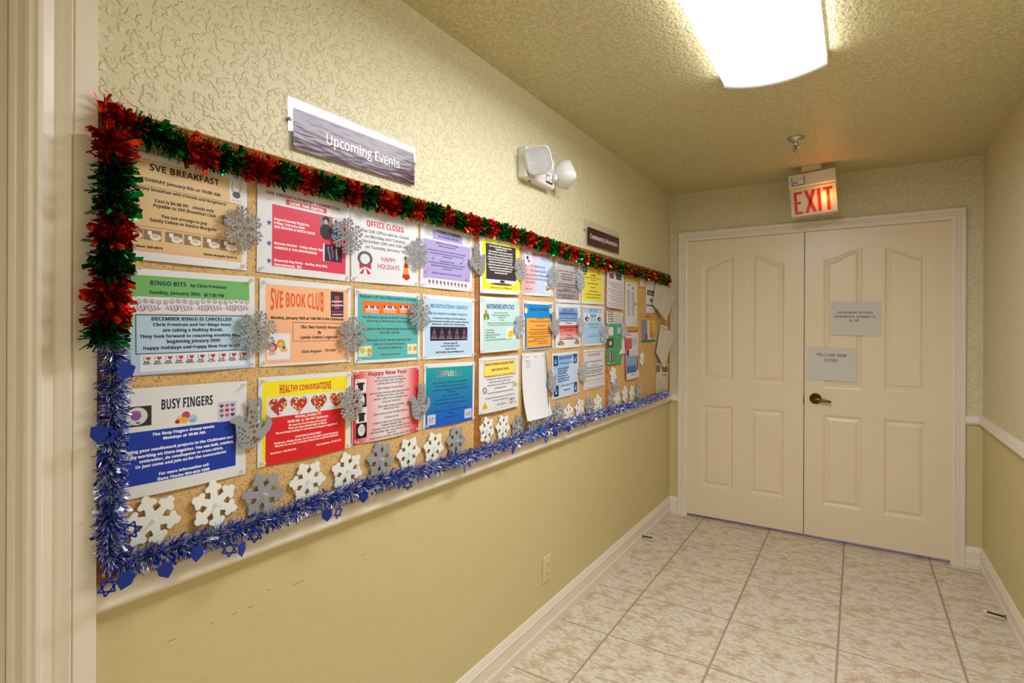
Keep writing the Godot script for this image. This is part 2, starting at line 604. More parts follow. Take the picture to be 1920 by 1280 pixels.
func flyers():
	var K := "2b2b30"
	var A := [160, 170, 3.657]
	var it := [
		["r", 328, 444, 990, 800, "dcb987"], ["r", 205, 600, 1075, 1178, "dcb987"], ["r", 205, 1062, 1075, 1180, "dfae87"],
		["e", 275, 490, 46, 70, "8d8d95"], ["e", 275, 475, 36, 50, "d8d8dc"], ["r", 235, 545, 318, 575, "55555c"], ["r", 245, 565, 322, 604, "c4c4ca"],
		["e", 1035, 668, 34, 52, "a9a9b0"], ["e", 1035, 655, 26, 40, "e4e4e6"], ["e", 1036, 716, 28, 22, "4c4c52"], ["r", 1000, 742, 1072, 768, "c4c4ca"],
		["t", "SVE BREAKFAST", 435, 545, 920, 652, 46, "2a2320", "b"],
		["t", "SUNDAY January 6th at 10:00 AM", 400, 618, 930, 727, 23, "2a2320", "b"],
		["l", 225, 612, 1048, 783, 3, "5a4030"], ["l", 1048, 783, 1048, 1027, 3, "5a4030"], ["l", 225, 902, 1048, 1027, 3, "5a4030"],
		["t", "Enjoy breakfast with Friends and Neighbors!", 352, 668, 970, 791, 21, "2a2320", "b"],
		["t", "Cost is $4.00 PP;", 470, 766, 712, 805, 22, "2a2320", "b"], ["t", "checks only", 724, 810, 878, 838, 22, "2a2320", "bi"],
		["t", "Payable to SVE Breakfast Club", 455, 795, 892, 872, 22, "2a2320", "bi"],
		["t", "You can arrange to pay", 515, 872, 835, 925, 22, "2a2320", "b"],
		["t", "Sandy Cohen or Eunice Margolis", 435, 893, 902, 968, 22, "2a2320", "b"],
		["t", "Sandy Cohen 369-8878", 232, 1058, 535, 1090, 16, "3a3028", "b"],
		["t", "Eunice Margolis 732-9773", 803, 1125, 1043, 1155, 15, "3a3028", "b"]]
	for k in 6:
		var x: float = [272, 398, 543, 672, 802, 920][k]
		var y := 930.0 + k * 18.0
		it += [["r", x, y, x + 122 - k * 3, y + 88, "8f705f"], ["e", x + 78, y + 58, 38, 22, "e8e0d8"], ["e", x + 78, y + 52, 22, 11, "cbb8a4"], ["r", x + 28, y + 12, x + 56, y + 44, "ece6e0"]]
	it += [["r", 285, 760, 375, 835, "a88069"], ["e", 330, 805, 38, 25, "efe9e2"], ["e", 330, 800, 22, 13, "c4a88e"], ["r", 935, 852, 1000, 925, "7d6353"], ["e", 975, 900, 28, 20, "e8e0d8"]]
	flyer("breakfast_flyer", "tan breakfast flyer with six small coffee-cup photographs, topmost beside the door casing", [208, 268, 464.9, 335.4, 460.8, 505.8, 209, 483], A, it, 960)

	A = [160, 480, 5.333]
	it = [["r", 415, 180, 1640, 446, "6fb163"], ["g", 428, 572, 1648, 1132, "a8cfc4", "b9c7e8"], ["g", 500, 590, 1602, 920, "b4d2dd", "b7cde9"], ["o", 497, 582, 1604, 940, "1c2a55", 6],
		["t", "BINGO BITS", 640, 288, 1018, 303, 44, "1b2946", "b"], ["t", "by Chris Freeman", 1045, 308, 1420, 328, 31, "1b2946", "b"],
		["t", "Sunday, January 20th", 632, 376, 1155, 398, 34, "1b2946", "b"], ["t", "@ 7:00 PM", 1180, 408, 1392, 411, 32, "1b2946", "b"],
		["u", "DECEMBER BINGO IS CANCELLED!", 650, 640, 1472, 645, 33, "1b2946", "b"],
		["t", "Chris Freeman and her Bingo team", 668, 698, 1460, 698, 32, "1b2946", "b"],
		["t", "are taking a Holiday Break.", 765, 755, 1380, 750, 32, "1b2946", "b"],
		["t", "They look forward to resuming monthly Bingo", 538, 815, 1580, 803, 32, "1b2946", "b"],
		["t", "beginning January 20th!", 802, 868, 1355, 856, 32, "1b2946", "b"],
		["t", "Happy Holidays and Happy New Year to all!", 568, 935, 1550, 905, 32, "1b2946", "b"], ["r", 550, 985, 1600, 1090, "dfe3ee"]]
	for k in 4:
		var x: float = [600, 928, 1232, 1508][k]
		var s: float = [1.0, 0.98, 0.9, 0.82][k]
		it += [["p", [x - 155 * s, 520, x - 20 * s, 478, x + 20 * s, 495, x - 30 * s, 555], "cfc8d8"], ["p", [x + 160 * s, 520, x + 25 * s, 478, x - 10 * s, 505, x + 30 * s, 555], "d6ccd6"], ["l", x - 30 * s, 553, x + 5 * s, 505, 5, "b8323c"], ["l", x - 150 * s, 522, x - 30 * s, 553, 3, "b8323c"], ["l", x + 30 * s, 555, x + 160 * s, 522, 3, "b8323c"]]
		for j in 24:
			it.append(["e", x + (-118 + (j % 8) * 34 + (j / 8) * 6) * s, 500 + (j / 8) * 17, 8, 5, "3c5c9c" if j % 3 else "a03848"])
		for j in 5:
			it += [["e", x + (-130 + j * 65) * s, 462 - 14 * sin(PI * j / 4.0), 26 * s, 24, "8a7f86"], ["e", x + (-130 + j * 65) * s, 460 - 14 * sin(PI * j / 4.0), 17 * s, 15, "f0ecec"], ["t", "BINGO"[j], x + (-140 + j * 65) * s, 470 - 14 * sin(PI * j / 4.0), x + (-120 + j * 65) * s, 470 - 14 * sin(PI * j / 4.0), 18, "302830", "b"]]
	for k in 10:
		var x := 575.0 + k * 107.0
		var y := 1040.0 - k * 5.0
		it += [["t", "I", x + 2, y, x + 18, y, 34, "303038", "B"], ["heart", x + 52, y - 16, 24, "c0283a"], ["t", "Bingo", x + 5, y + 25, x + 70, y + 24, 16, "404048", "S"], ["t", "Players", x - 8, y + 46, x + 82, y + 44, 18, "404048", "S"]]
	flyer("bingo_flyer", "green and pale blue bingo flyer with rows of bingo cards and hearts", [224.7, 499.5, 478.8, 519.4, 476.9, 688, 225.6, 706], A, it, 960)

	A = [160, 690, 4.924]
	it = [["r", 300, 614, 1386, 898, "1637a6"], ["w", "BUSY FINGERS", 692, 408, 1180, 312, 92, "1c2440", "b", 0.0],
		["r", 338, 368, 608, 525, "352820"], ["e", 475, 445, 98, 82, "d4d2da"], ["e", 465, 440, 50, 45, "8d4f93"], ["e", 440, 415, 16, 20, "9a58a0"], ["e", 490, 412, 16, 18, "9a58a0"], ["e", 485, 505, 22, 9, "3c6a3a"],
		["e", 868, 455, 30, 22, "dcc0b0"], ["e", 990, 462, 40, 36, "a9bfe0"], ["e", 925, 432, 38, 34, "b9406a"], ["e", 848, 492, 26, 20, "b02434"], ["e", 905, 480, 42, 30, "dfae28"], ["e", 985, 482, 32, 18, "7fa6d8"],
		["r", 1218, 316, 1393, 478, "c9bfd6"]]
	for k in 9:
		it.append(["heart", 1256 + (k % 3) * 51, 350 + (k / 3) * 44 - (k % 3) * 6, 19, ["2c3458", "c0524a", "2f7a64", "b84040", "9c2038", "c83a68", "2f7a64", "c0524a", "2c3458"][k]])
	for t in [["The Busy Fingers Group meets", 612, 618, 1192, 552], ["Mondays at 10:00 AM.", 708, 655, 1118, 603], ["Bring your needlework projects to the Clubhouse and", 370, 795, 1370, 645], ["enjoy working on them together. You can knit, crochet,", 352, 846, 1378, 690], ["embroider, do needlepoint or cross stitch.", 490, 870, 1278, 750], ["Or just come and join us for the camaraderie!", 455, 925, 1305, 785], ["For more information call", 668, 982, 1140, 902], ["Ilana Fincke 954-643-1999", 655, 1032, 1148, 942]]:
		it.append(["t", t[0], t[1], t[2], t[3], t[4], 26, "f2f2f6", "b"])
	flyer("needlework_flyer", "white and royal blue needlework group flyer with yarn, lilac and hearts pictures", [213, 730.5, 463.6, 714, 459.6, 888, 213, 943.5], A, it, 960)

	A = [470, 320, 6.095]
	it = [["r", 245, 380, 1083, 1188, "d63a52"], ["r", 403, 325, 865, 492, "d63a52"],
		["t", "SVE ENTERTAINMENT COMMITTEE", 170, 265, 1028, 455, 38, "9c2f5c", "b"], ["t", "SAVE THE DATES", 437, 392, 840, 468, 35, "f4eef0", "b"]]
	for t in [["Singer/Comedy Magician,", 258, 565, 675, 635], ["Friday, February 22nd", 258, 608, 615, 668], ["IRIS REVSON & MITCH DAVIE", 260, 655, 737, 733], ["Motown Review – Friday, March 15th", 262, 845, 825, 918], ["DERRICK & THE MOTOWNERS", 262, 893, 755, 955], ["Memorial Day Party – Sunday, May 26th,", 262, 1038, 880, 1105], ["Entertainment  TBD", 263, 1085, 580, 1115]]:
		it.append(["t", t[0], t[1], t[2], t[3], t[4], 28, "f4e6ea", "b"])
	for y in [592, 828, 1028]:
		it.append(["star", 208, y, 36, "2a629e"])
	it += [["r", 783, 510, 930, 768, "8a6a72"], ["e", 855, 700, 68, 90, "1c1a20"], ["e", 858, 560, 40, 38, "1c1a20"], ["e", 855, 585, 20, 28, "c8a294"], ["r", 935, 540, 1058, 790, "d4dae4"], ["e", 985, 720, 55, 70, "3a78b8"], ["e", 975, 600, 20, 28, "b88874"], ["e", 975, 580, 22, 16, "2a2428"],
		["r", 822, 830, 838, 1035, "efe6e8"], ["r", 838, 836, 1040, 1056, "2c2034"], ["l", 875, 880, 905, 1020, 8, "b090a8"], ["l", 925, 870, 930, 1000, 12, "8c4c6c"], ["l", 975, 900, 985, 1020, 14, "c090a8"], ["e", 880, 880, 12, 16, "8c6a78"], ["e", 925, 880, 12, 16, "a07880"], ["e", 975, 900, 12, 16, "a07880"]]
	flyer("entertainment_flyer", "red save-the-dates flyer with three blue stars and small photographs", [480.7, 338.9, 656.2, 384, 655.4, 527.5, 482.8, 509.5], A, it, 900)

	A = [470, 510, 6.735]
	it = [["r", 185, 148, 1222, 1108, "efb389"], ["w", "SVE BOOK CLUB", 245, 485, 925, 500, 285, "dd5a20", "b", 0.42],
		["r", 1010, 243, 1170, 570, "3a2a38"], ["r", 1060, 300, 1120, 470, "b04050"], ["l", 1020, 372, 1160, 372, 14, "c8c0cc"], ["l", 1020, 420, 1160, 420, 14, "c8c0cc"], ["l", 1020, 500, 1160, 500, 12, "9a4458"], ["l", 1025, 535, 1160, 535, 10, "d8c8d0"],
		["t", "Monday, January 14th at 1:00 PM in the Clubhouse", 248, 592, 1178, 610, 36, "33231c", "b"], ["o", 523, 632, 1160, 866, "5a2c28", 4],
		["t", "The Two Family House", 612, 712, 1088, 714, 37, "3a2320", "bi"], ["t", "By", 828, 778, 882, 778, 36, "3a2320", "bi"], ["t", "Lynda Cohen Loigman", 607, 838, 1092, 836, 36, "3a2320", "bi"],
		["r", 210, 775, 490, 1098, "e4e2e8"], ["e", 375, 905, 52, 55, "e09430"], ["e", 378, 912, 32, 34, "edb64c"], ["e", 415, 985, 48, 26, "ecb850"], ["p", [395, 935, 432, 925, 435, 970, 400, 975], "2a78b8"], ["e", 275, 948, 55, 58, "8a4a38"], ["e", 272, 958, 36, 38, "dc9c94"], ["e", 268, 1025, 48, 26, "e0a8a4"],
		["t", "Elaine Bergman", 625, 1018, 890, 1010, 30, "4a2c24", "bi"], ["t", "731-4165", 925, 1003, 1070, 1000, 31, "4a2c24", "b"]]
	flyer("book_club_flyer", "peach book club flyer with curved orange title and two cartoon animals", [487, 519.7, 658.6, 536, 657.4, 677.8, 485.6, 688.2], A, it, 900)

	A = [420, 680, 5.819]
	it = [["r", 425, 210, 1332, 1066, "f0de22"], ["r", 465, 386, 1318, 600, "dcdce4"], ["r", 455, 608, 1318, 1062, "d92026"],
		["w", "HEALTHY CONVERSATIONS", 600, 340, 1170, 288, 100, "c4222a", "b", 0.38],
		["dots", 587, 470, 98, 0], ["dots", 813, 446, 90, 0], ["dots", 1030, 424, 84, 0], ["dots", 1228, 398, 78, 0]]
	for t in [["Monday, January 7th", 768, 600, 1060, 560, 29], ["10:00 AM  at  the SVE Clubhouse", 682, 655, 1138, 592, 29], ["We meet the first Monday of the month.", 698, 690, 1123, 627, 21], ["There are many relevant topics to discuss.", 692, 727, 1125, 655, 21], ["We are always looking for new topics so bring your suggestions!", 560, 780, 1238, 668, 21], ["EVERYONE IS WELCOME!", 768, 815, 1057, 768, 23], ["Thank you, Mickey Komet, for all you did while leading this group.", 540, 890, 1250, 765, 21], ["Welcome to our new Co-Leaders: Paula Horn and Debra Danielson", 548, 922, 1247, 793, 21], ["Paula Horn - 646-250-5758", 500, 1003, 785, 942, 20], ["Debra Danielson - 917-843-4473", 998, 905, 1280, 848, 20]]:
		it.append(["t", t[0], t[1], t[2], t[3], t[4], t[5], "f6dcd8", "b"])
	flyer("health_talk_flyer", "yellow and red health talk flyer with four candy hearts", [483.9, 707.5, 658, 695.8, 658, 839, 482.7, 877.6], A, it, 900)

	A = [640, 370, 7.53]
	it = [["t", "OFFICE CLOSED", 350, 400, 888, 505, 82, "c3242c", "b"]]
	for t in [["The SVE Office will be closed", 272, 475, 957, 605], ["on Monday and Tuesday,", 322, 560, 912, 665], ["December 24th and 25th and", 285, 622, 950, 738], ["on Tuesday, January 1st.", 328, 708, 912, 800]]:
		it.append(["t", t[0], t[1], t[2], t[3], t[4], 44, "3a4044", "s"])
	it += [["t", "HAPPY", 548, 905, 762, 930, 66, "a82c38", "s"], ["t", "HOLIDAYS", 497, 1000, 820, 1042, 66, "a82c38", "s"], ["e", 330, 865, 102, 108, "3f6a62"], ["e", 330, 868, 66, 72, "dcdce0"]]
	for k in 8:
		it.append(["e", 330 + 84 * cos(TAU * k / 8.0), 865 + 90 * sin(TAU * k / 8.0), 15, 15, "a83040"])
	it += [["p", [330, 975, 250, 930, 255, 1010], "c4283c"], ["p", [330, 975, 412, 945, 415, 1020], "c4283c"], ["p", [325, 985, 255, 1070, 300, 1085], "c4283c"], ["p", [338, 985, 412, 1078, 365, 1090], "c4283c"],
		["p", [900, 850, 965, 1140, 915, 1175, 853, 1130], "d8962c"], ["p", [888, 930, 922, 935, 945, 1000, 872, 990], "b8302c"], ["p", [862, 1080, 958, 1095, 966, 1145, 915, 1175, 853, 1130], "b8302c"], ["e", 897, 858, 16, 24, "4a6a3c"]]
	flyer("office_closed_flyer", "white holiday office closing flyer with wreath and party hat", [657.3, 384.6, 783.4, 413.2, 784, 536.7, 657.9, 527.4], A, it, 860)

	A = [640, 530, 8.0]
	it = [["r", 247, 158, 1146, 1116, "58b1ab"], ["t", "Return of the Discussion Group", 270, 218, 1128, 275, 42, "23384c", "s"], ["r", 320, 268, 1082, 484, "ec6c20"]]
	for x in [458, 722, 968]:
		it += [["p", [x - 95, 395, x + 95, 400, x + 110, 415, x - 110, 408], "d8d8e2"], ["r", x - 85, 370, x + 90, 400, "cfd2e2"]]
		for k in 6:
			it += [["e", x - 80 + k * 32, 362 + k * 2, 11, 22, ["27365c", "dfe0ea", "3c4a78"][k % 3]], ["e", x - 80 + k * 32, 432 + k * 2, 12, 16, "f3c0a0"]]
	for t in [["t", "The discussion group we had for many years is", 305, 528, 1095, 545], ["t", "returning on Wednesday, November 7th", 370, 585, 1050, 597], ["u", "Meetings on the first Wednesday of every month", 290, 700, 1095, 705], ["u", "from 1:00 - 3:00 PM.", 560, 758, 868, 758], ["t", "Our discussion of all relevant topics will take", 290, 872, 1050, 865], ["t", "place in a respectful manner.", 472, 930, 965, 925], ["t", "Everyone is welcome!", 535, 988, 905, 982]]:
		it.append([t[0], t[1], t[2], t[3], t[4], t[5], 30, "4a3844", "s"])
	it += [["t", "Leslie Jacobs 561-742-8503", 575, 1088, 872, 1072, 19, "3a4a54", "s"], ["r", 258, 950, 448, 1105, "dcdcc8"], ["e", 318, 1020, 34, 40, "b4c838"], ["e", 412, 1018, 30, 38, "e8922a"], ["e", 410, 1080, 26, 12, "d06030"], ["r", 985, 918, 1130, 1065, "dcdcc8"], ["e", 1025, 985, 28, 36, "b4c838"], ["e", 1102, 985, 26, 34, "e8922a"]]
	flyer("discussion_group_flyer", "teal discussion group flyer with an orange picture band", [664.4, 540, 786.3, 550.6, 787.5, 673.8, 665, 681.9], A, it, 860)

	A = [655, 690, 8.533]
	it = [["h", 62, 62, 1105, 1150, ["cf2430", "e7a4a4", "e0d6d8", "e0d6d8", "e6b0b0", "d01c28"]], ["t", "Happy New Year", 292, 132, 930, 75, 66, "a81c28", "b"]]
	for t in [["2019 is Just Around the Corner", 433, 180, 865, 135], ["Let's spend New Year's Eve together", 390, 228, 908, 172], ["counting down in Times Square.", 432, 270, 875, 218], ["SVE is having a \"House Party\"!", 443, 343, 868, 292], ["Join us in the clubhouse after dinner but BYOB,", 318, 432, 975, 345], ["We'll give you music, hats, horns,", 427, 465, 885, 400], ["dessert, coffee and a champagne toast", 378, 518, 935, 443], ["Bring your friends too", 510, 555, 820, 508], ["Doors open at 9 p.m. and close", 445, 632, 880, 568], ["when you go home.", 532, 665, 798, 622], ["Dance, Drink, and Be Very Merry with Us.", 370, 762, 945, 668], ["$7.00 per person.", 545, 800, 788, 760], ["Tickets on sale in the Clubhouse beginning", 360, 900, 965, 800], ["Tuesday, November 20th", 500, 925, 835, 868], ["and every Tues and Thurs evening after that", 350, 1000, 970, 885], ["until December 20th.  From 6:30 pm to 7:00 pm.", 318, 1055, 985, 930], ["Need Info?", 590, 1045, 745, 1015], ["Sandy Cohen 369-8878 or Mickey Komet 732-1204", 312, 1155, 1015, 1000]]:
		it.append(["t", t[0], t[1], t[2], t[3], t[4], 29, "5c5058" if not "House" in t[0] else "8a3c40", "s"])
	it += [["r", 95, 182, 268, 388, "e0dcde"], ["e", 178, 252, 70, 22, "241e22"], ["r", 138, 252, 220, 360, "2a2226"], ["l", 120, 195, 150, 250, 8, "6a7a3a"], ["r", 120, 420, 268, 618, "181416"], ["e", 190, 512, 52, 92, "d8d6da"],
		["r", 112, 642, 278, 872, "e0dcde"], ["e", 190, 735, 70, 22, "241e22"], ["r", 150, 735, 235, 845, "2a2226"], ["r", 108, 890, 272, 1105, "181416"], ["e", 192, 990, 56, 95, "d8d6da"], ["e", 170, 950, 10, 6, "404044"], ["e", 222, 940, 10, 8, "404044"], ["l", 155, 990, 230, 970, 3, "808086"], ["l", 160, 1015, 225, 998, 3, "808086"]]
	flyer("new_year_party_flyer", "red-edged New Year party flyer with top hat and mask pictures", [660.2, 695.3, 785.4, 685.2, 786, 808.5, 660.2, 834.5], A, it, 860)

	A = [775, 410, 9.146]
	it = [["r", 165, 330, 972, 1110, "a89dcc"], ["r", 330, 180, 835, 450, "a89dcc"], ["r", 238, 1008, 972, 1190, "dfdfe4"],
		["t", "*TONE 2 TUNES*", 392, 238, 805, 332, 52, "2c3078", "b"], ["t", "WITH ISABEL MILLER", 420, 315, 778, 398, 34, "2c3078", "B"]]
	for t in [["TUESDAYS 11:15 - 12:15 at the Clubhouse", 375, 418, 775, 500], ["STARTS: Tuesday, December 4th", 420, 478, 725, 530], ["A gentle approach to fitness using a combination of chair and standing", 240, 527, 895, 645], ["movements which will strengthen, stretch, and tone your joints,", 270, 577, 865, 690], ["muscles and bones.", 485, 660, 665, 690], ["Taught by Massage Therapist,", 440, 735, 705, 775], ["a certified exercise Dance Instructor who has many years of experience", 250, 742, 885, 845], ["working with the Senior Citizen population and sharing the", 292, 795, 845, 880], ["joy of movement.", 495, 870, 650, 890], ["Please wear sneakers & comfortable clothing.  Thanks!", 312, 925, 820, 1000]]:
		it.append(["t", t[0], t[1], t[2], t[3], t[4], 20, "3c4070", "b"])
	for p in [[200, 915], [900, 1055], [328, 680], [812, 770]]:
		it += [["e", p[0], p[1], 16, 14, "b03a8c"], ["l", p[0] + 14, p[1], p[0] + 44, p[1] - 70, 4, "b03a8c"], ["l", p[0] + 44, p[1] - 70, p[0] + 62, p[1] - 42, 4, "b03a8c"]]
	for k in 11:
		var x := 270.0 + k * 62.0
		var y := 1065.0 + k * 8.0
		it += [["l", x, y - 40, x + 8, y + 45, 5, "7a3444"], ["e", x, y - 10, 14, 12, "7a3444"], ["e", x + 4, y + 12, 20, 14, "94505c"], ["e", x + 2, y + 42, 9, 8, "7a3444"]]
	for k in 5:
		it += [["l", 190 + k * 26, 200 + k * 12, 195 + k * 26, 260 + k * 10, 5, ["c8a060", "a04860", "504060", "302830", "705868"][k]], ["l", 860 + k * 22, 375 + k * 8, 864 + k * 22, 415 + k * 7, 5, ["c8a060", "a04860", "504060", "302830", "705868"][k]]]
	it += [["e", 205, 650, 16, 18, "e6d264"], ["e", 905, 742, 20, 16, "e2b890"]]
	flyer("tone_class_flyer", "lavender exercise class flyer with pink music notes", [787.6, 416.6, 885.4, 440, 885.4, 547.2, 787.9, 537.4], A, it, 820)

	A = [785, 545, 9.48]
	it = [["r", 115, 136, 948, 1132, "b8d3ea"], ["t", "MEDITATION GROUP", 197, 296, 875, 332, 66, "1f6fa8", "B"], ["t", "ARE YOU INTERESTED IN LEARNING TO MEDITATE?", 190, 420, 865, 442, 36, "3c4c5c", "s"]]
	for t in [["A small group of meditators, led by new resident and", 235, 497, 835, 520], ["experienced teacher, Rev. Miller, will be meeting on Wednesday", 170, 552, 890, 572], ["afternoons in a resident's home to meditate together.", 230, 607, 835, 614]]:
		it.append(["t", t[0], t[1], t[2], t[3], t[4], 28, "34424e", "b"])
	it.append(["r", 203, 636, 862, 880, "241c26"])
	for k in 5:
		var x := 270.0 + k * 133.0
		for j in 6:
			it.append(["l", x - 8 - j * 9, 672 + j * 34, x + 8 + j * 9, 672 + j * 34, 9 if j > 2 else 12, ["6c5a6c", "7a667a", "8c7c90", "8c5074", "9c6c8c", "a89a9c"][j]])
	it += [["u", "Start Date: August 30th", 428, 946, 685, 940, 28, "34424e", "b"], ["t", "For more information, contact:", 378, 996, 722, 986, 28, "34424e", "b"], ["t", "Rhonda Friedman", 457, 1046, 655, 1038, 28, "34424e", "b"], ["t", "603-742-2640 or Rhonda0219@yahoo.com", 297, 1110, 797, 1088, 28, "34424e", "b"]]
	flyer("meditation_flyer", "pale blue meditation group flyer with a dark picture strip", [792, 551, 889.3, 559.7, 889.3, 668.5, 792.3, 674], A, it, 820)

	A = [785, 675, 9.846]
	it = [["g", 138, 148, 986, 1196, "1a9c94", "0c4fc4"]]
	var cols := ["5a3a8c", "8a3a8c", "b04890", "d06a78", "e09a6c", "e8d84c", "d8e070", "6cc490", "3a90a0", "2a4a98", "2a3c90", "30388c"]
	for k in 12:
		it.append(["t", "SHUFFLEBOARD"[k], 335 + k * 39.6, 305 - k * 2.6, 335 + k * 39.6 + 37, 303 - k * 2.6, 98, "e4d8e0", "b"])
		it.append(["t", "SHUFFLEBOARD"[k], 338 + k * 39.6, 300 - k * 2.6, 338 + k * 39.6 + 31, 298 - k * 2.6, 90, cols[k], "b"])
	for t in [["This is a reminder: when playing your favorite shuffleboard", 250, 445, 905, 380], ["court it is essential to use wax sparingly.  Not a whole", 300, 510, 868, 440], ["bottle! Return the equipment to the bin marked in the back", 258, 582, 915, 500], ["of the court.", 515, 597, 660, 577], ["We are now in the Season!", 428, 672, 748, 632], ["Get started!  Take part in the fun and play,", 318, 755, 855, 680], ["have a sport filled day and enjoy in the game.", 295, 835, 878, 742], ["Contact us at:", 510, 865, 660, 838], ["Hope to see you all at Sun Valley for 10 AM on the first.", 275, 975, 892, 865], ["Thank you,", 525, 992, 632, 972], ["Shuffleboard - The Club", 450, 1078, 715, 1020]]:
		it.append(["t", t[0], t[1], t[2], t[3], t[4], 24, "1a3480", "b"])
	for p in [[160, 1020, 303, 1185], [842, 905, 975, 1050]]:
		it += [["r", p[0], p[1], p[2], p[3], "c8c6dc"], ["p", [p[0] + 10, p[3] - 20, p[0] + 70, p[1] + 70, p[2] - 15, p[3] - 30], "c4a49c"], ["e", p[0] + 45, p[1] + 70, 8, 28, "6a5a64"], ["e", p[0] + 95, p[1] + 60, 8, 28, "6a5a64"]]
	flyer("shuffleboard_flyer", "teal to deep blue shuffleboard flyer with rainbow title letters", [795, 681.9, 889.8, 677.5, 889, 785.6, 793.5, 805], A, it, 820)

	A = [896, 440, 11.13]
	it = [["r", 80, 92, 868, 1180, "efe02e"], ["r", 160, 166, 800, 1046, "dfdfe6"], ["r", 160, 168, 794, 965, "3b3238"], ["r", 165, 918, 794, 962, "54465a"], ["p", [455, 950, 540, 962, 545, 1010, 445, 1000], "2e262c"], ["e", 490, 1035, 220, 24, "4a4254"],
		["t", "Office email is: sve_1000@att.net", 248, 1108, 712, 1152, 36, "5a5a2c", "s"]]
	for t in [["Our TV channel 8001 announces all the", 235, 240, 712, 325], ["\"happenings\" in SVE!", 355, 310, 605, 358], ["New residents: To get access to channel", 222, 342, 722, 437], ["8001, first you must sign up for ATT. Then", 212, 402, 728, 487], ["bring or send your account number and the", 203, 454, 735, 547], ["code with the 4-digit extension to the office.", 205, 507, 728, 592], ["Residents will need ATT or email to get the", 222, 572, 718, 642], ["resident basic access to the channel. It is that", 195, 622, 745, 697], ["easy! Then you just tune into 8001 to read", 215, 682, 722, 747], ["about our events and other important", 248, 737, 700, 797], ["information about SVE!", 335, 802, 612, 837]]:
		it.append(["t", t[0], t[1], t[2], t[3], t[4], 31, "e4e0dc", "b"])
	flyer("television_flyer", "yellow flyer printed with a large dark television screen of white text", [899.3, 443.2, 975, 457.4, 973.4, 553.4, 899.3, 548.3], A, it, 760)

	A = [880, 430, 9.847]
	it = [["h", 985, 335, 1530, 1200, ["ee9c98", "e8b4bc", "c4d0ea", "c0d2ee", "c6d6ee"]], ["t", "FREE NEWSPAPERS", 1155, 472, 1488, 540, 52, "c42c40", "b"], ["t", "The Jewish Journal", 1130, 690, 1398, 732, 46, "3c4674", "s"], ["t", "The Gateway Gazette", 1115, 775, 1412, 815, 46, "3c4674", "s"], ["t", "They are delivered on Wednesday AM", 1030, 838, 1452, 897, 38, "4a4a6c", "s"], ["t", "and can be found in the far corner of", 1035, 917, 1447, 957, 38, "4a4a6c", "s"], ["t", "the card room.", 1035, 977, 1205, 997, 38, "4a4a6c", "s"], ["t", "Pages 10-20", 1035, 1100, 1160, 1112, 26, "5a5a7c", "s"],
		["p", [1010, 425, 1135, 395, 1165, 590, 1150, 640, 1030, 665], "e6e4ec"], ["e", 1065, 500, 44, 60, "d0d0dc"], ["e", 1070, 520, 20, 34, "2c3c80"], ["e", 1095, 585, 26, 24, "b83c84"], ["e", 1060, 440, 40, 14, "8494a4"], ["r", 1380, 985, 1525, 1180, "dddde2"], ["p", [1400, 1050, 1480, 1015, 1500, 1090, 1420, 1140], "54484c"], ["p", [1412, 1052, 1478, 1025, 1492, 1075, 1425, 1100], "c8bcbc"], ["l", 1430, 1120, 1495, 1085, 8, "b44c50"]]
	flyer("newspaper_flyer", "pink to pale blue free newspapers flyer", [979, 460.5, 1035.9, 470.6, 1035.9, 556.4, 979, 552.4], A, it, 700)

	A = [885, 540, 9.847]
	it = [["r", 190, 218, 868, 1112, "bedbd6"], ["t", "WATERWORKS WITH STACY", 265, 382, 785, 392, 88, "1c3c84", "b"]]
	for t in [["JOIN US FOR WATER EXERCISE", 405, 472, 660, 472], ["Every Thursday beginning April 5th", 365, 520, 695, 518], ["9:30-10:30 AM", 462, 565, 608, 562], ["at Pool", 500, 605, 578, 603], ["Whether you're toning or getting that extra weight", 278, 655, 800, 650], ["off, being in water, well with noodles is a must", 288, 692, 805, 690]]:
		it.append(["t", t[0], t[1], t[2], t[3], t[4], 26, "4a8478", "s"])
	for t in [["1. Low joint impact", 235, 787, 400, 785], ["2. Stay cooler training", 235, 834, 412, 832], ["3. Reduce joint and muscle pain", 235, 877, 510, 872], ["4. Burn more calories", 235, 922, 425, 917], ["5. Improve heart health, and have fun while you work out", 235, 970, 740, 947]]:
		it.append(["t", t[0], t[1], t[2], t[3], t[4], 28, "44545c", "s"])
	it += [["p", [205, 490, 300, 465, 318, 575, 220, 590], "3f8f58"], ["p", [225, 500, 245, 405, 275, 400, 270, 560], "c86a4c"], ["e", 258, 560, 14, 30, "e0d070"], ["r", 612, 725, 802, 928, "dfe2e4"], ["e", 710, 845, 54, 72, "e8cc2c"], ["e", 690, 822, 7, 10, "4a3c20"], ["e", 722, 818, 7, 10, "4a3c20"], ["l", 690, 870, 728, 862, 4, "7a3c20"], ["l", 765, 840, 775, 760, 6, "5a4a78"], ["l", 655, 870, 670, 915, 8, "7a6aa0"]]
	flyer("water_exercise_flyer", "pale aqua water exercise flyer with a yellow smiling drop", [899.7, 555.2, 973.9, 559.8, 974.4, 655.3, 900.2, 662.4], A, it, 760)

	A = [976, 560, 12.8]
	it = [["r", 80, 118, 758, 450, "0d86cc"], ["r", 100, 440, 760, 1176, "2c6c92"], ["r", 140, 458, 735, 1136, "efa544"], ["w", "SUN VALLEY EAST WEBSITE", 222, 300, 655, 305, 92, "12386c", "b", 0.35], ["r", 95, 115, 165, 200, "7a7f90"], ["e", 130, 280, 36, 75, "ead6a4"], ["r", 685, 130, 752, 205, "8a8f9c"], ["e", 722, 290, 30, 75, "ead6a4"]]
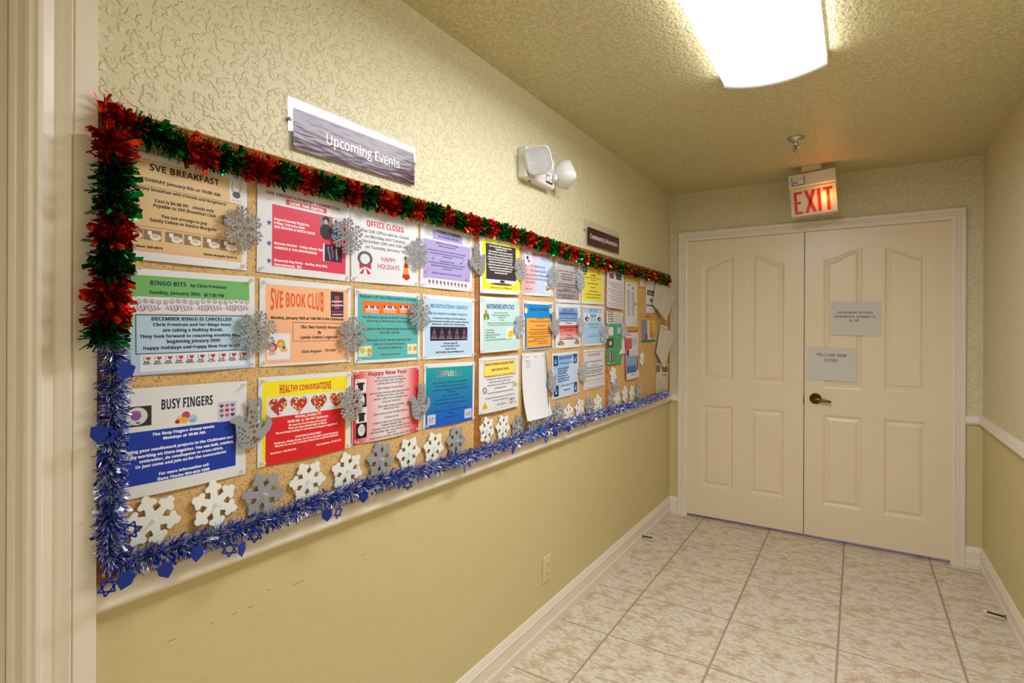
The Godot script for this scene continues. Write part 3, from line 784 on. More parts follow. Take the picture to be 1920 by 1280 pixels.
	for t in [["VISIT OUR WEBSITE", 375, 492, 550, 492], ["Visit this page to see the activities and dates", 215, 555, 690, 555], ["www.sunvalleyeast.org", 360, 655, 585, 655], ["You will want to sign in for further access", 230, 752, 690, 748], ["There is a wealth of information to be found on here", 180, 812, 705, 808], ["Daily updates for our Sign up and receive", 218, 865, 715, 848], ["Questions: This is another way to help answer your", 155, 932, 720, 905], ["important questions.", 300, 968, 585, 962], ["ADMINISTRATOR: See Marion or someone in", 165, 1042, 665, 1010], ["the office: 731-2731", 388, 1080, 640, 1072]]:
		it.append(["t", t[0], t[1], t[2], t[3], t[4], 30, "8a5c28", "b"])
	flyer("website_flyer", "bright blue and orange website flyer", [980.5, 562.3, 1037.8, 566.9, 1037.3, 652.2, 980.5, 658.3], A, it, 700)

	A = [890, 660, 10.667]
	it = [["r", 185, 200, 808, 428, "f0d860"], ["o", 183, 178, 810, 432, "6a3a34", 5], ["t", "How to Prevent Identity Theft", 200, 280, 780, 222, 58, "7a3040", "b"], ["t", "and Current Scams", 328, 380, 685, 340, 58, "7a3040", "b"], ["t", "Thursday, January 17th, 2019 - 1:00 PM, SVE Clubhouse", 193, 508, 803, 430, 32, "c03c48", "s"]]
	for t in [["Presented by IAST: Volunteers Against Senior Scams", 228, 565, 765, 497], ["from the Palm Beach County Sheriff's Office.", 278, 622, 722, 558], ["They will show a video and will have literature on", 243, 690, 765, 610], ["preventing Identity Theft.", 382, 738, 632, 690], ["Don't miss this important informative presentation!", 248, 848, 775, 748], ["We need at least 50 people (maximum 125) to please sign up on", 208, 950, 800, 838], ["the sheet on the bulletin board.", 350, 982, 670, 925], ["All are welcome", 430, 1062, 620, 1030]]:
		it.append(["t", t[0], t[1], t[2], t[3], t[4], 29, "54505c", "s"])
	it += [["o", 400, 1015, 650, 1075, "84848c", 2], ["e", 198, 772, 40, 66, "3a3438"], ["e", 198, 772, 28, 50, "dcdce0"], ["l", 172, 722, 225, 822, 7, "3a3438"], ["p", [195, 1000, 270, 1120, 140, 1172], "e2b822"], ["l", 197, 1060, 205, 1115, 7, "4a3c18"], ["r", 768, 575, 782, 695, "38383c"], ["p", [785, 615, 845, 595, 850, 665, 795, 690], "e0b440"], ["t", "IDENTITY", 685, 972, 800, 935, 44, "30283c", "b"], ["t", "THEFT", 680, 1040, 775, 1010, 50, "9c3450", "b"], ["l", 790, 960, 830, 1015, 7, "30283c"]]
	flyer("identity_theft_flyer", "white identity theft flyer with a boxed yellow title and warning triangle", [898, 671.9, 974, 664.8, 970.5, 761.7, 897.5, 777.3], A, it, 760, "013")

	A = [1036, 475, 13.48]
	it = [["g", 78, 130, 672, 1190, "c6c0be", "94888a"], ["r", 78, 130, 672, 420, "c9c4c4"], ["o", 112, 196, 540, 330, "74707a", 3], ["t", "BOCCE PLAYER INFORMATION", 145, 265, 515, 312, 44, "4c4850", "s"]]
	for t in [["In case you are SVE, come play. Sign", 105, 428, 610, 520], ["out, sign in at the office", 205, 525, 520, 575], ["TO ENJOY PLAYING BOCCE", 185, 595, 540, 650], ["the season, rain, sun!", 222, 660, 500, 698], ["BOCCE is a Mediterranean lawn bowl", 118, 775, 605, 832], ["you can be playing today in the", 135, 830, 580, 890], ["Clubhouse room", 260, 915, 470, 940], ["Meeting all weekly, rain or no matter", 135, 945, 590, 995], ["BOCCE RULES at the court for", 150, 1058, 575, 1105], ["all to be posted soon.", 232, 1130, 495, 1145]]:
		it.append(["t", t[0], t[1], t[2], t[3], t[4], 36, "443c42", "s"])
	for p in [[562, 310], [600, 310], [640, 322], [562, 380], [615, 385], [575, 430], [615, 450]]:
		it.append(["e", p[0], p[1], 12, 22, "3a363c"])
	flyer("bocce_flyer", "grey shaded lawn bowling flyer with a thin boxed title", [1040.2, 479.8, 1087.9, 490, 1087.9, 569, 1041, 566.5], A, it, 560)

	A = [1020, 460, 11.64]
	it = [["r", 845, 425, 1275, 1240, "e8d648"], ["r", 842, 450, 942, 600, "2a5290"], ["e", 890, 515, 30, 35, "7ab4e0"], ["p", [870, 605, 912, 608, 915, 638, 868, 630], "2c2c34"], ["r", 1180, 520, 1200, 650, "6a6030"], ["l", 1215, 520, 1245, 655, 8, "6a6030"], ["t", "E-LIBRARY", 1000, 672, 1140, 690, 44, "6e6420", "b"]]
	for t in [["A website library. Read on the web", 875, 700, 1240, 752], ["for free news", 1005, 765, 1125, 778], ["Please look for addresses in", 945, 838, 1180, 860], ["the library list", 1000, 925, 1125, 940], ["or the posted notices", 965, 1003, 1160, 1025], ["Or you may see our e-collections page", 895, 1065, 1235, 1100], ["under the tabs labelled for readers", 910, 1135, 1215, 1165]]:
		it.append(["t", t[0], t[1], t[2], t[3], t[4], 24, "6e6420", "s"])
	flyer("library_flyer", "plain yellow flyer with a small blue monitor picture", [1090, 491.8, 1132, 500, 1131.5, 571, 1091, 569], A, it, 480)

	A = [1020, 560, 11.64]
	it = [["g", 318, 195, 738, 350, "a4c0e4", "4c7cc0"], ["g", 318, 340, 738, 560, "5c8cc8", "dcdfe8"], ["g", 330, 580, 742, 880, "cc3434", "e8ccc8"], ["l", 320, 195, 738, 205, 4, "3c4c6c"], ["l", 335, 885, 742, 868, 8, "4c3434"], ["t", "CAR STICKERS", 395, 275, 660, 280, 58, "1c2c50", "s"], ["t", "are available in the office at no cost", 345, 330, 712, 335, 28, "1c2c60", "b"]]
	for t in [["We need your parking space number and", 335, 440, 722, 442, "2c3448"], ["your license plate number to fill out the", 345, 490, 715, 490, "2c3448"], ["form properly.", 465, 545, 598, 545, "2c3448"], ["Do not park a vehicle without a sticker", 360, 648, 720, 640, "701c1c"], ["on your parking space", 430, 702, 638, 695, "701c1c"], ["Thank you,", 495, 808, 595, 803, "602424"], ["Jerry Pinsberg", 465, 860, 628, 855, "602424"]]:
		it.append(["t", t[0], t[1], t[2], t[3], t[4], 32, t[5], "s"])
	for p in [[365, 965, 68], [715, 940, 55]]:
		it += [["e", p[0], p[1] + 18, p[2], 30, "3a2c24"], ["e", p[0], p[1], p[2] * 0.75, 50, "3a2c24"], ["e", p[0], p[1] + 5, p[2] * 0.6, 36, "d8a45c"], ["r", p[0] - 10, p[1] - 20, p[0] + 6, p[1] + 30, "5a3c28"]]
	flyer("car_sticker_flyer", "blue, white and red car sticker flyer with two small cars", [1040.6, 568.2, 1088.7, 570.7, 1088.7, 649.8, 1041.9, 653.6], A, it, 560)
	it = [["r", 848, 185, 1268, 968, "a2c4e2"], ["t", "SVE COP", 985, 285, 1165, 290, 64, "44607c", "s"], ["t", "Program", 1005, 392, 1138, 395, 44, "44607c", "s"], ["t", "Citizen Observer Patrol", 945, 575, 1198, 575, 34, "6484a4", "s"], ["t", "Volunteer with", 980, 640, 1165, 640, 34, "6484a4", "s"], ["t", "us!", 1045, 775, 1085, 775, 34, "6484a4", "s"], ["t", "Jerry at 735-3127", 950, 830, 1188, 830, 34, "6484a4", "s"]]
	for p in [[935, 420], [1205, 430]]:
		it += [["r", p[0] - 65, p[1] - 110, p[0] + 62, p[1] + 75, "dde0e4"], ["e", p[0], p[1] + 15, 44, 48, "2c2830"], ["e", p[0] + 12, p[1] + 20, 20, 24, "d0ccd0"], ["e", p[0], p[1] - 70, 8, 16, "44404c"]]
	flyer("patrol_flyer", "plain light blue patrol flyer with two dark badge pictures", [1091.3, 572, 1131.7, 574.2, 1132, 646, 1091.7, 648.5], A, it, 480)

	A = [1030, 650, 12.8]
	it = [["g", 100, 225, 665, 1160, "78b0e0", "c4d2ea"], ["p", [540, 225, 665, 205, 665, 1110, 240, 1140], "c0d0e8"], ["t", "JEWISH HERITAGE CLUB", 230, 308, 552, 270, 66, "1c3464", "b"], ["t", "2019 Meeting Dates at 7PM", 230, 425, 550, 378, 40, "2c4c7c", "s"], ["t", "All events begin at 7:00 PM", 262, 958, 562, 892, 38, "2c3c64", "s"], ["t", "Members only", 332, 1055, 495, 1022, 38, "2c3c64", "b"]]
	for k in 6:
		it += [["t", ["Sunday, February 10th", "Sunday, April 14th", "Sunday, June 9th", "Sunday, August 11th", "Wednesday, October 9th", "Sunday, December 8th"][k], 195, 545 + k * 60, [460, 422, 402, 445, 485, 462][k], 512 + k * 60, 38, "24406c", "b"], ["star", 153, 548 + k * 60, 20, "c4e07c"]]
	for p in [[98, 222, 205, 455], [575, 172, 665, 385], [105, 950, 218, 1188], [585, 850, 668, 1070]]:
		it += [["r", p[0], p[1], p[2], p[3], "14204c"], ["star", (p[0] + p[2]) / 2.0, (p[1] + p[3]) / 2.0, 52, "2c7cc0"], ["e", (p[0] + p[2]) / 2.0, (p[1] + p[3]) / 2.0 + 40, 18, 40, "8cc8e4"]]
	flyer("heritage_club_flyer", "blue heritage club flyer with a dark star picture in each corner", [1035, 663, 1084.4, 657.5, 1084.4, 736.9, 1035.6, 749.4], A, it, 560)
	it = [["l", 838, 132, 1285, 95, 4, "5a5a64"], ["l", 850, 1005, 1295, 915, 4, "5a5a64"], ["t", "FELLOW RESIDENTS", 910, 228, 1218, 200, 62, "8c4858", "si"], ["l", 850, 830, 1300, 745, 6, "a0a0a8"], ["l", 890, 860, 1255, 795, 3, "a8a8b0"], ["l", 915, 900, 1255, 825, 3, "a8a8b0"]]
	for t in [["From Your Cleaning to Yard Care, to", 850, 392, 1280, 335], ["A/C or sell", 995, 465, 1155, 435], ["Buy in the clubhouse and put your business in", 845, 535, 1305, 480], ["the book in the lounge near Yard Care and", 865, 612, 1278, 540], ["contact us with your appointment.", 905, 650, 1255, 598], ["We will put the details in your next directory.", 850, 738, 1300, 655]]:
		it.append(["t", t[0], t[1], t[2], t[3], t[4], 36, "544c58", "s"])
	flyer("residents_letter", "white letter to residents with a thin slanted red title", [1093.8, 655.6, 1132.5, 651.9, 1133, 722.5, 1093.8, 732.5], A, it, 480, "0123", Color(0.84, 0.82, 0.84))

	# the sign-up pad
	A = [885, 650, 6.4]
	it = [["t", "#     NAME          PHONE        UNIT", 600, 130, 870, 112, 10, "b07070", "s"]]
	for k in 24:
		it.append(["l", 596, 150 + k * 29.5, 905, 125 + k * 28.0, 1.3, "a4acb8"])
	it += [["l", 625, 140, 632, 870, 1.2, "b4bcc8"], ["l", 722, 130, 726, 850, 1.2, "b4bcc8"], ["l", 790, 125, 796, 840, 1.2, "b4bcc8"]]
	for k in 4:
		it.append(["t", ["Morris", "Selma R.", "D. Katz", "Lil & Sy"][k], 640, 172 + k * 26, 705, 168 + k * 26, 10, "70747c", "si"])
	flyer("sign_up_sheet", "long ruled white sign-up sheet hanging with its lower edge curled out", [976.4, 663.3, 1023.3, 659.7, 1026.5, 776, 980, 788], A, it, 560, "01", Color(0.88, 0.88, 0.89), 0.020, 0.01, 0.03, "sheet")

	# the third board
	A = [1120, 480, 9.14]
	it = [["r", 205, 290, 280, 395, "8c4a50"], ["r", 320, 295, 410, 425, "3c4a84"]]
	for k in 11:
		it.append(["t", "Notes of the committee meeting held on the second floor", 180 + (k % 3) * 25, 470 + k * 38, 435, 480 + k * 40, 14, "84808c", "s"])
	flyer("committee_notes", "white notes page with red and blue squares below the garland", [1137.5, 501.9, 1169.8, 509, 1168.7, 581.8, 1137.5, 574], A, it, 320, "0123", Color(0.86, 0.83, 0.85))
	it = [["r", 465, 370, 700, 1240, "e6c63a"], ["r", 478, 440, 680, 1195, "dad6da"], ["t", "Notice", 522, 505, 572, 508, 18, "64646c", "b"], ["e", 603, 548, 14, 32, "c48440"], ["r", 640, 800, 660, 850, "34343c"]]
	for k in 16:
		it += [["t", "Directory", 510, 592 + k * 28, 556, 593 + k * 28, 13, "80808c", "s"], ["t", "members list", 575, 625 + k * 26, 632, 626 + k * 26, 13, "8c8c98", "s"]]
	flyer("directory_sheet", "tall white list mounted on yellow card", [1172, 521, 1195.5, 526, 1194.4, 613.5, 1172, 613], A, it, 300)
	it = [["r", 715, 510, 840, 560, "d8863c"]]
	for k in 7:
		it.append(["l", 745, 350 + k * 23, 810, 362 + k * 23, 2, "7a88b8"])
	flyer("appointment_card", "small white card with orange lower edge tucked under the garland", [1198.8, 513, 1208, 515, 1210.5, 540, 1200.5, 539], A, it, 160, "0")
	it = [["r", 850, 575, 975, 690, "5a4a40"], ["e", 890, 640, 16, 26, "b89478"], ["e", 940, 640, 16, 26, "a88468"], ["r", 840, 828, 985, 868, "2c2c5c"], ["e", 915, 760, 26, 34, "6a6a74"]]
	for k in 6:
		it.append(["l", 850, 400 + k * 26, 970, 420 + k * 26, 2, "b08c8c"])
	flyer("photo_leaflet", "narrow white leaflet with a group photograph and a navy band", [1210.8, 518.3, 1228.3, 523.8, 1228, 586.7, 1210.8, 586], A, it, 260, "01")
	it = [["r", 700, 990, 1010, 1400, "d89a34"], ["t", "book fair", 815, 1050, 915, 1052, 34, "6c3c14", "b"], ["r", 760, 1098, 990, 1300, "e0bc40"], ["r", 762, 1098, 850, 1500, "7484b0"], ["r", 850, 1110, 880, 1430, "e8d8dc"], ["e", 835, 1380, 16, 60, "3c3c44"], ["e", 940, 1380, 14, 60, "8c8c34"], ["r", 750, 1435, 1000, 1520, "3c7444"]]
	for k in 8:
		it.append(["l", 890, 1150 + k * 34, 950, 1152 + k * 34, 3, "7c6420"])
	flyer("event_brochure", "orange and yellow brochure with a green lower band", [1201.5, 589.4, 1229.4, 591.6, 1228.3, 640, 1202.3, 642], A, it, 280, "01")
	A = [1130, 560, 9.143]
	it = [["r", 40, 425, 330, 1160, "3f9d6c"], ["r", 80, 485, 178, 630, "dcd4d4"], ["r", 82, 495, 100, 570, "3c3438"], ["r", 78, 682, 180, 835, "3c3436"], ["e", 130, 760, 26, 40, "c8b4a8"], ["r", 102, 915, 195, 1065, "5a4444"], ["r", 118, 915, 130, 1065, "e0d8d8"], ["r", 150, 920, 190, 1050, "887c70"], ["r", 240, 480, 330, 605, "8494a8"], ["r", 255, 495, 310, 590, "b8c4d0"]]
	flyer("photo_display", "green card sheet with mounted photographs", [1136.9, 605, 1165.7, 607, 1165.7, 679, 1138.3, 684.4], A, it, 320)
	it = []
	for k in 5:
		it.append(["t", ["LOCAL AND", "SEASONAL", "SCHEDULE OF", "BUS SERVICE", "IN TOWN"][k], 85, 240 + k * 40, 188, 242 + k * 40, 20, "4c5058", "b"])
	flyer("bus_notice", "small white bus notice with five bold lines above the green sheet", [1137, 582.5, 1151, 584, 1151, 607, 1137, 605.5], A, it, 200, "01", Color(0.85, 0.85, 0.83), 0.0185)
	it = []
	for k in 7:
		it.append(["t", "list of phone numbers", 205, 262 + k * 26, 310, 268 + k * 26, 12, "8c90a0", "s"])
	flyer("phone_list", "small white phone list beside the bus notice", [1151.5, 584, 1166.5, 587, 1167.5, 610.5, 1151.5, 609], A, it, 180, "1", Color(0.86, 0.86, 0.86), 0.0195)
	it = [["t", "Kosher", 240, 705, 300, 695, 24, "34343c", "bi"], ["t", "Mon", 305, 712, 345, 706, 24, "34343c", "bi"], ["t", "call Bea", 225, 770, 280, 742, 20, "74747c", "si"], ["t", "thanks", 215, 860, 258, 845, 20, "74747c", "si"], ["t", "Joel", 262, 862, 315, 852, 26, "34343c", "bi"]]
	flyer("handwritten_note", "white handwritten note overlapping the green sheet", [1152.5, 629, 1170, 628, 1172, 661.5, 1154, 664.5], A, it, 220, "0", Color(0.86, 0.86, 0.86), 0.0195, 0.006, 0.004)
	it = [["t", "For sale", 235, 985, 300, 978, 16, "74808c", "si"], ["t", "see Al", 240, 1030, 300, 1024, 16, "8490a0", "si"]]
	flyer("sale_note", "small blank-looking note below the handwritten note", [1154, 664.5, 1165.5, 663, 1165.5, 679, 1154.5, 679.5], A, it, 140, "", Color(0.84, 0.85, 0.86), 0.019)
	A = [1120, 600, 7.11]
	it = [["r", 340, 120, 580, 800, "c8505a"], ["r", 380, 170, 548, 760, "dcd4dc"], ["r", 380, 245, 455, 382, "c0283c"], ["r", 460, 240, 525, 330, "a8bcd4"], ["r", 385, 395, 418, 478, "4c3840"], ["r", 382, 485, 512, 690, "7ca4cc"], ["r", 382, 620, 512, 685, "2c6ca8"], ["r", 516, 480, 538, 660, "7c2c58"], ["t", "members", 432, 735, 482, 732, 16, "7c4c5c", "b"], ["t", "Bulletin", 390, 205, 450, 200, 18, "6c6c74", "s"]]
	for k in 6:
		it += [["l", 388, 262 + k * 20, 448, 260 + k * 20, 3, "e0a0a8"], ["l", 425, 402 + k * 13, 520, 398 + k * 13, 2, "a0a4ac"]]
	flyer("bulletin_leaflet", "tall red-bordered leaflet with a red box and blue bands", [1172.3, 619.7, 1194.5, 618.3, 1198.8, 706.2, 1171.3, 711.8], A, it, 320, "01", Color(0.87, 0.87, 0.88), 0.0185, 0.008, 0.006)
	it = [["r", 780, 590, 800, 700, "8c5c5c"], ["r", 805, 605, 830, 690, "5a4a4c"], ["r", 860, 615, 935, 690, "6c5c54"], ["t", "Travel club", 850, 740, 920, 735, 18, "b06a50", "b"]]
	for k in 8:
		it.append(["l", 795, 800 + k * 20, 860, 797 + k * 20, 2, "b08c78"])
	flyer("travel_leaflet", "cream travel leaflet with small photographs, its foot in the blue tinsel", [1229.7, 682, 1252.2, 680, 1252.5, 737, 1230.5, 737], A, it, 260, "01", Color(0.83, 0.80, 0.70), 0.0165, 0.012, 0.0)

# ---------------------------------------------------------------- camera, light, air
func view_and_light():
	var yaw := deg_to_rad(32.5167)
	var b := Basis(Vector3.UP, yaw) * Basis(Vector3(0, 0, 1), deg_to_rad(0.2284))
	cam_r = b.x
	cam_u = b.y
	cam_f = -b.z
	var cam := Camera3D.new()
	cam.name = "camera"
	cam.projection = Camera3D.PROJECTION_FRUSTUM
	cam.near = 0.05
	cam.far = 60.0
	cam.size = 1280.0 / FOCAL * cam.near
	cam.frustum_offset = Vector2(0.0, -21.8 / FOCAL * cam.near)
	cam.transform = Transform3D(b, CAM)
	add_child(cam)
	cam.current = true
	var env := Environment.new()
	env.background_mode = Environment.BG_COLOR
	env.background_color = Color.BLACK
	env.tonemap_mode = Environment.TONE_MAPPER_LINEAR
	env.tonemap_exposure = EXPOSURE
	env.sdfgi_enabled = true
	env.ssao_enabled = true
	env.ssil_enabled = true
	var we := WorldEnvironment.new()
	we.name = "air"
	we.environment = env
	add_child(we)

const EXPOSURE := 1.0
const LAMP := 9.0
const SIDE := 0.22

func area_light(called: String, at: Vector3, look: Vector3, size: Vector2, energy: float, col: Color):
	var l := AreaLight3D.new()
	l.name = called
	l.area_size = size
	l.area_normalize_energy = false
	l.light_energy = energy
	l.light_color = col
	l.shadow_enabled = true
	add_child(l)
	# local x along z of the room, -z towards look
	var z := -look.normalized()
	var x := Vector3(0, 0, 1)
	l.transform = Transform3D(Basis(x, z.cross(x), z), at)
	l.set("area_range", 12.0)
	l.set("area_attenuation", 2.0)

func materials():
	var relief := tex(relief_image(1024, 0.022, 4, 0.40, 0.60))
	var relief2 := tex(relief_image(512, 0.03, 9, 0.35, 0.7))
	M.wall_up = paint(Color(0.862, 0.825, 0.682), relief, 2.2, 0.25, 0.5)
	M.wall_low = paint(Color(0.82, 0.76, 0.56), relief2, 1.6, 0.04, 0.5)
	M.ceiling = paint(Color(0.84, 0.785, 0.60), relief, 2.6, 0.42, 0.42)
	M.trim = mat(Color(0.92, 0.88, 0.815), 0.35)
	M.door = mat(Color(0.93, 0.862, 0.75), 0.33)
	M.door.uv1_triplanar = true
	M.door.uv1_world_triplanar = true
	M.door.uv1_scale = Vector3(6.0, 1.0, 6.0)
	M.door.heightmap_enabled = true
	M.door.heightmap_texture = relief2
	M.door.heightmap_scale = 0.015
	M.cork = mat(Color.WHITE, 0.9, 0.0, 0.2)
	M.cork.albedo_texture = tex(cork_image(1024))
	M.cork.uv1_triplanar = true
	M.cork.uv1_world_triplanar = true
	M.cork.uv1_scale = Vector3.ONE * 2.1
	M.oak = mat(Color.WHITE, 0.4)
	M.oak.albedo_texture = tex(wood_image(256, 256, Color(0.74, 0.50, 0.25), Color(0.58, 0.35, 0.15), 8))
	M.oak.uv1_triplanar = true
	M.oak.uv1_world_triplanar = true
	M.oak.uv1_scale = Vector3.ONE * 2.0
	M.grout = mat(Color(0.66, 0.58, 0.46), 0.9)
	M.stone = []
	var st := tex(stone_image(1024))
	M.stone = mat(Color.WHITE, 0.38)
	M.stone.albedo_texture = st
	M.sweep = mat(Color(0.36, 0.34, 0.33), 0.7)
	M.scuff = mat(Color(0.55, 0.46, 0.31), 0.8)
	M.white = mat(Color(0.87, 0.86, 0.84), 0.4)
	M.ivory = mat(Color(0.84, 0.79, 0.62), 0.35)
	M.black = mat(Color(0.03, 0.03, 0.03), 0.5)
	M.dark = mat(Color(0.10, 0.09, 0.08), 0.5)
	M.chrome = mat(Color(0.78, 0.77, 0.75), 0.12, 1.0)
	M.brass = mat(Color(0.42, 0.34, 0.20), 0.28, 1.0)
	M.steel = mat(Color(0.6, 0.58, 0.55), 0.3, 1.0)
	M.clear = mat(Color(0.95, 0.95, 0.96, 0.35), 0.1)
	M.clear.transparency = BaseMaterial3D.TRANSPARENCY_ALPHA
	M.acrylic = mat(Color(0.9, 0.92, 0.9, 0.04), 0.02)
	M.acrylic.transparency = BaseMaterial3D.TRANSPARENCY_ALPHA
	M.foam = mat(Color(0.92, 0.92, 0.90), 0.7)
	var gl := noise(0.35, 77, 1).get_seamless_image(256, 256)
	gl.convert(Image.FORMAT_L8)
	var glit := gl.duplicate()
	glit.bump_map_to_normal_map(9.0)
	M.glitter = mat(Color(0.86, 0.87, 0.89), 0.30, 0.4)
	M.glitter.normal_enabled = true
	M.glitter.normal_texture = tex(glit)
	M.glitter.normal_scale = 1.6
	M.glitter.uv1_triplanar = true
	M.glitter.uv1_scale = Vector3.ONE * 22.0
	M.glitter_big = M.glitter.duplicate()
	M.glitter_big.uv1_scale = Vector3.ONE * 0.22
	M.foil_red = mat(Color(0.70, 0.11, 0.06), 0.22, 0.92)
	M.foil_rust = mat(Color(0.88, 0.28, 0.10), 0.24, 0.9)
	M.foil_green = mat(Color(0.04, 0.50, 0.20), 0.22, 0.92)
	M.foil_blue = mat(Color(0.13, 0.28, 0.76), 0.28, 0.85)
	M.charm_blue = mat(Color(0.07, 0.20, 0.62), 0.25, 0.2)
	M.foil_silver = mat(Color(0.92, 0.94, 0.99), 0.28, 0.85)
	M.cord = mat(Color(0.16, 0.10, 0.08), 0.8)
	pin_mesh = lathe([[0.0, 0.0], [0.0045, 0.0], [0.0045, 0.0012], [0.0022, 0.003], [0.0020, 0.0085], [0.0036, 0.0105], [0.0036, 0.0122], [0.0, 0.0125]], 10, Vector3(0, 0, 1))

# ---------------------------------------------------------------- the setting
func shell():
	var T := 0.14
	# floor of glazed tiles in a recessed grout bed
	var fl := struct("floor")
	put(fl, "grout_bed", box_mesh(Vector3(-T, -0.08, -1.6), Vector3(W + T, -0.0014, BACK + T)), M.grout)
	var cols := [0.0, 0.254, 0.6945, 1.1375, 1.578, W]
	var rows := [-0.36]
	while rows[-1] < BACK:
		rows.append(0.080 + 0.4335 * rows.size() - 0.4335)
	rows[0] = -0.36
	var j := 0.0032
	for r in rows.size() - 1:
		for c in 5:
			var x0: float = cols[c] + (j if c > 0 else 0.0)
			var x1: float = cols[c + 1] - (j if c < 4 else 0.0)
			var z0: float = rows[r] + j
			var z1: float = minf(rows[r + 1] - j, BACK)
			if z1 - z0 < 0.02:
				continue
			put(fl, "tile", tile_mesh(x0, x1, z0, z1, r * 5 + c), M.stone)
	var wl := struct("wall_left")
	var rail := 0.875
	put(wl, "upper_paint", box_mesh(Vector3(-T, rail, -T), Vector3(0, H, 3.80)), M.wall_up)
	put(wl, "lower_paint", box_mesh(Vector3(-T, 0, -T), Vector3(0, rail, 3.80)), M.wall_low)
	put(wl, "upper_paint", box_mesh(Vector3(-T, 2.08, 3.80), Vector3(0, H, 4.70)), M.wall_up)
	put(wl, "upper_paint", box_mesh(Vector3(-T, 0, 4.70), Vector3(0, H, BACK + T)), M.wall_up)
	for q in [[322, 1200, 14], [398, 1168, 6], [440, 1150, 10], [470, 1137, 16], [560, 1092, 26], [505, 1106, 8], [680, 1040, 12], [660, 1212, 5]]:
		var at := on_x(q[0], q[1], 0.0)
		var sc := tool()
		add_box(sc, Vector3(-0.0001, -0.0006, -q[2] * 0.0006), Vector3(0.0003, 0.0006, q[2] * 0.0006))
		var m := put(wl, "scuff_mark", done(sc), M.scuff)
		m.transform = Transform3D(Basis(Vector3.RIGHT, -0.05), at)
	var wr := struct("wall_right")
	put(wr, "upper_paint", box_mesh(Vector3(W, rail, -T), Vector3(W + T, H, BACK + T)), M.wall_up)
	put(wr, "lower_paint", box_mesh(Vector3(W, 0, -T), Vector3(W + T, rail, BACK + T)), M.wall_low)
	var wb := struct("wall_behind")
	put(wb, "upper_paint", box_mesh(Vector3(0, rail, BACK), Vector3(W, H, BACK + T)), M.wall_up)
	put(wb, "lower_paint", box_mesh(Vector3(0, 0, BACK), Vector3(W, rail, BACK + T)), M.wall_low)
	var we := struct("wall_end")
	var dl := 0.1295
	var dr := 1.6777
	var dt := 2.052
	put(we, "upper_paint", box_mesh(Vector3(0, rail, -T), Vector3(dl, H, 0)), M.wall_up)
	put(we, "lower_paint", box_mesh(Vector3(0, 0, -T), Vector3(dl, rail, 0)), M.wall_low)
	put(we, "upper_paint", box_mesh(Vector3(dr, rail, -T), Vector3(W, H, 0)), M.wall_up)
	put(we, "lower_paint", box_mesh(Vector3(dr, 0, -T), Vector3(W, rail, 0)), M.wall_low)
	put(we, "upper_paint", box_mesh(Vector3(dl, dt, -T), Vector3(dr, H, 0)), M.wall_up)
	var ce := struct("ceiling")
	put(ce, "plaster", box_mesh(Vector3(-T, H, -1.6), Vector3(W + T, H + 0.1, BACK + T)), M.ceiling)
	# the room behind the double doors: only its light shows, under the leaves
	var beyond := struct("wall_beyond")
	put(beyond, "panel", box_mesh(Vector3(-T, 0, -1.6), Vector3(W + T, H, -1.5)), M.wall_up)
	put(beyond, "panel", box_mesh(Vector3(-T - 0.1, 0, -1.6), Vector3(-T, H, -T)), M.wall_up)
	put(beyond, "panel", box_mesh(Vector3(W + T, 0, -1.6), Vector3(W + T + 0.1, H, -T)), M.wall_up)
	# casing of the double doors
	var ca := struct("trim_1")
	var cp := [[0.0, 0.0], [0.0, 0.010], [0.010, 0.014], [0.022, 0.014], [0.026, 0.011], [0.034, 0.015], [0.042, 0.012], [0.048, 0.018], [0.060, 0.019], [0.066, 0.016], [0.066, 0.0]]
	var s := tool()
	add_sweep(s, cp, Vector3(dl, 0, 0), Vector3(-1, 0, 0), Vector3(0, 0, 1), Vector3(0, dt, 0))
	put(ca, "side_casing", done(s), M.trim)
	s = tool()
	add_sweep(s, cp, Vector3(dr, 0, 0), Vector3(1, 0, 0), Vector3(0, 0, 1), Vector3(0, dt, 0))
	put(ca, "side_casing", done(s), M.trim)
	s = tool()
	add_mitred_head(s, cp, dl, dr, dt)
	put(ca, "head_casing", done(s), M.trim)
	s = tool()
	add_box(s, Vector3(dl - 0.001, 0, -T), Vector3(dl + 0.003, dt, 0.0))
	add_box(s, Vector3(dr - 0.003, 0, -T), Vector3(dr + 0.001, dt, 0.0))
	add_box(s, Vector3(dl, dt - 0.003, -T), Vector3(dr, dt + 0.001, 0.0))
	put(ca, "jamb", done(s), M.trim)
	# chair rails
	var rp := [[0.0, 0.0], [0.013, 0.0], [0.014, 0.006], [0.024, 0.009], [0.025, 0.014], [0.017, 0.046], [0.012, 0.052], [0.0, 0.055]]
	for a in [["trim_2", Vector3(0, 0.851, 0), Vector3(1, 0, 0), Vector3(0, 0, 3.703)], ["trim_3", Vector3(W, 0.840, 0), Vector3(-1, 0, 0), Vector3(0, 0, BACK)], ["trim_4", Vector3(0, 0.848, 0), Vector3(0, 0, 1), Vector3(dl - 0.066, 0, 0)], ["trim_5", Vector3(dr + 0.066, 0.840, 0), Vector3(0, 0, 1), Vector3(W - dr - 0.066, 0, 0)]]:
		s = tool()
		add_sweep(s, rp, a[1], a[2], Vector3.UP, a[3])
		var o := put(self, a[0], done(s), M.trim)
		o.set_meta("kind", "structure")
	# baseboards
	var bp := [[0.0, 0.0], [0.017, 0.0], [0.017, 0.036], [0.013, 0.044], [0.012, 0.088], [0.015, 0.093], [0.011, 0.102], [0.009, 0.110], [0.004, 0.124], [0.0, 0.125]]
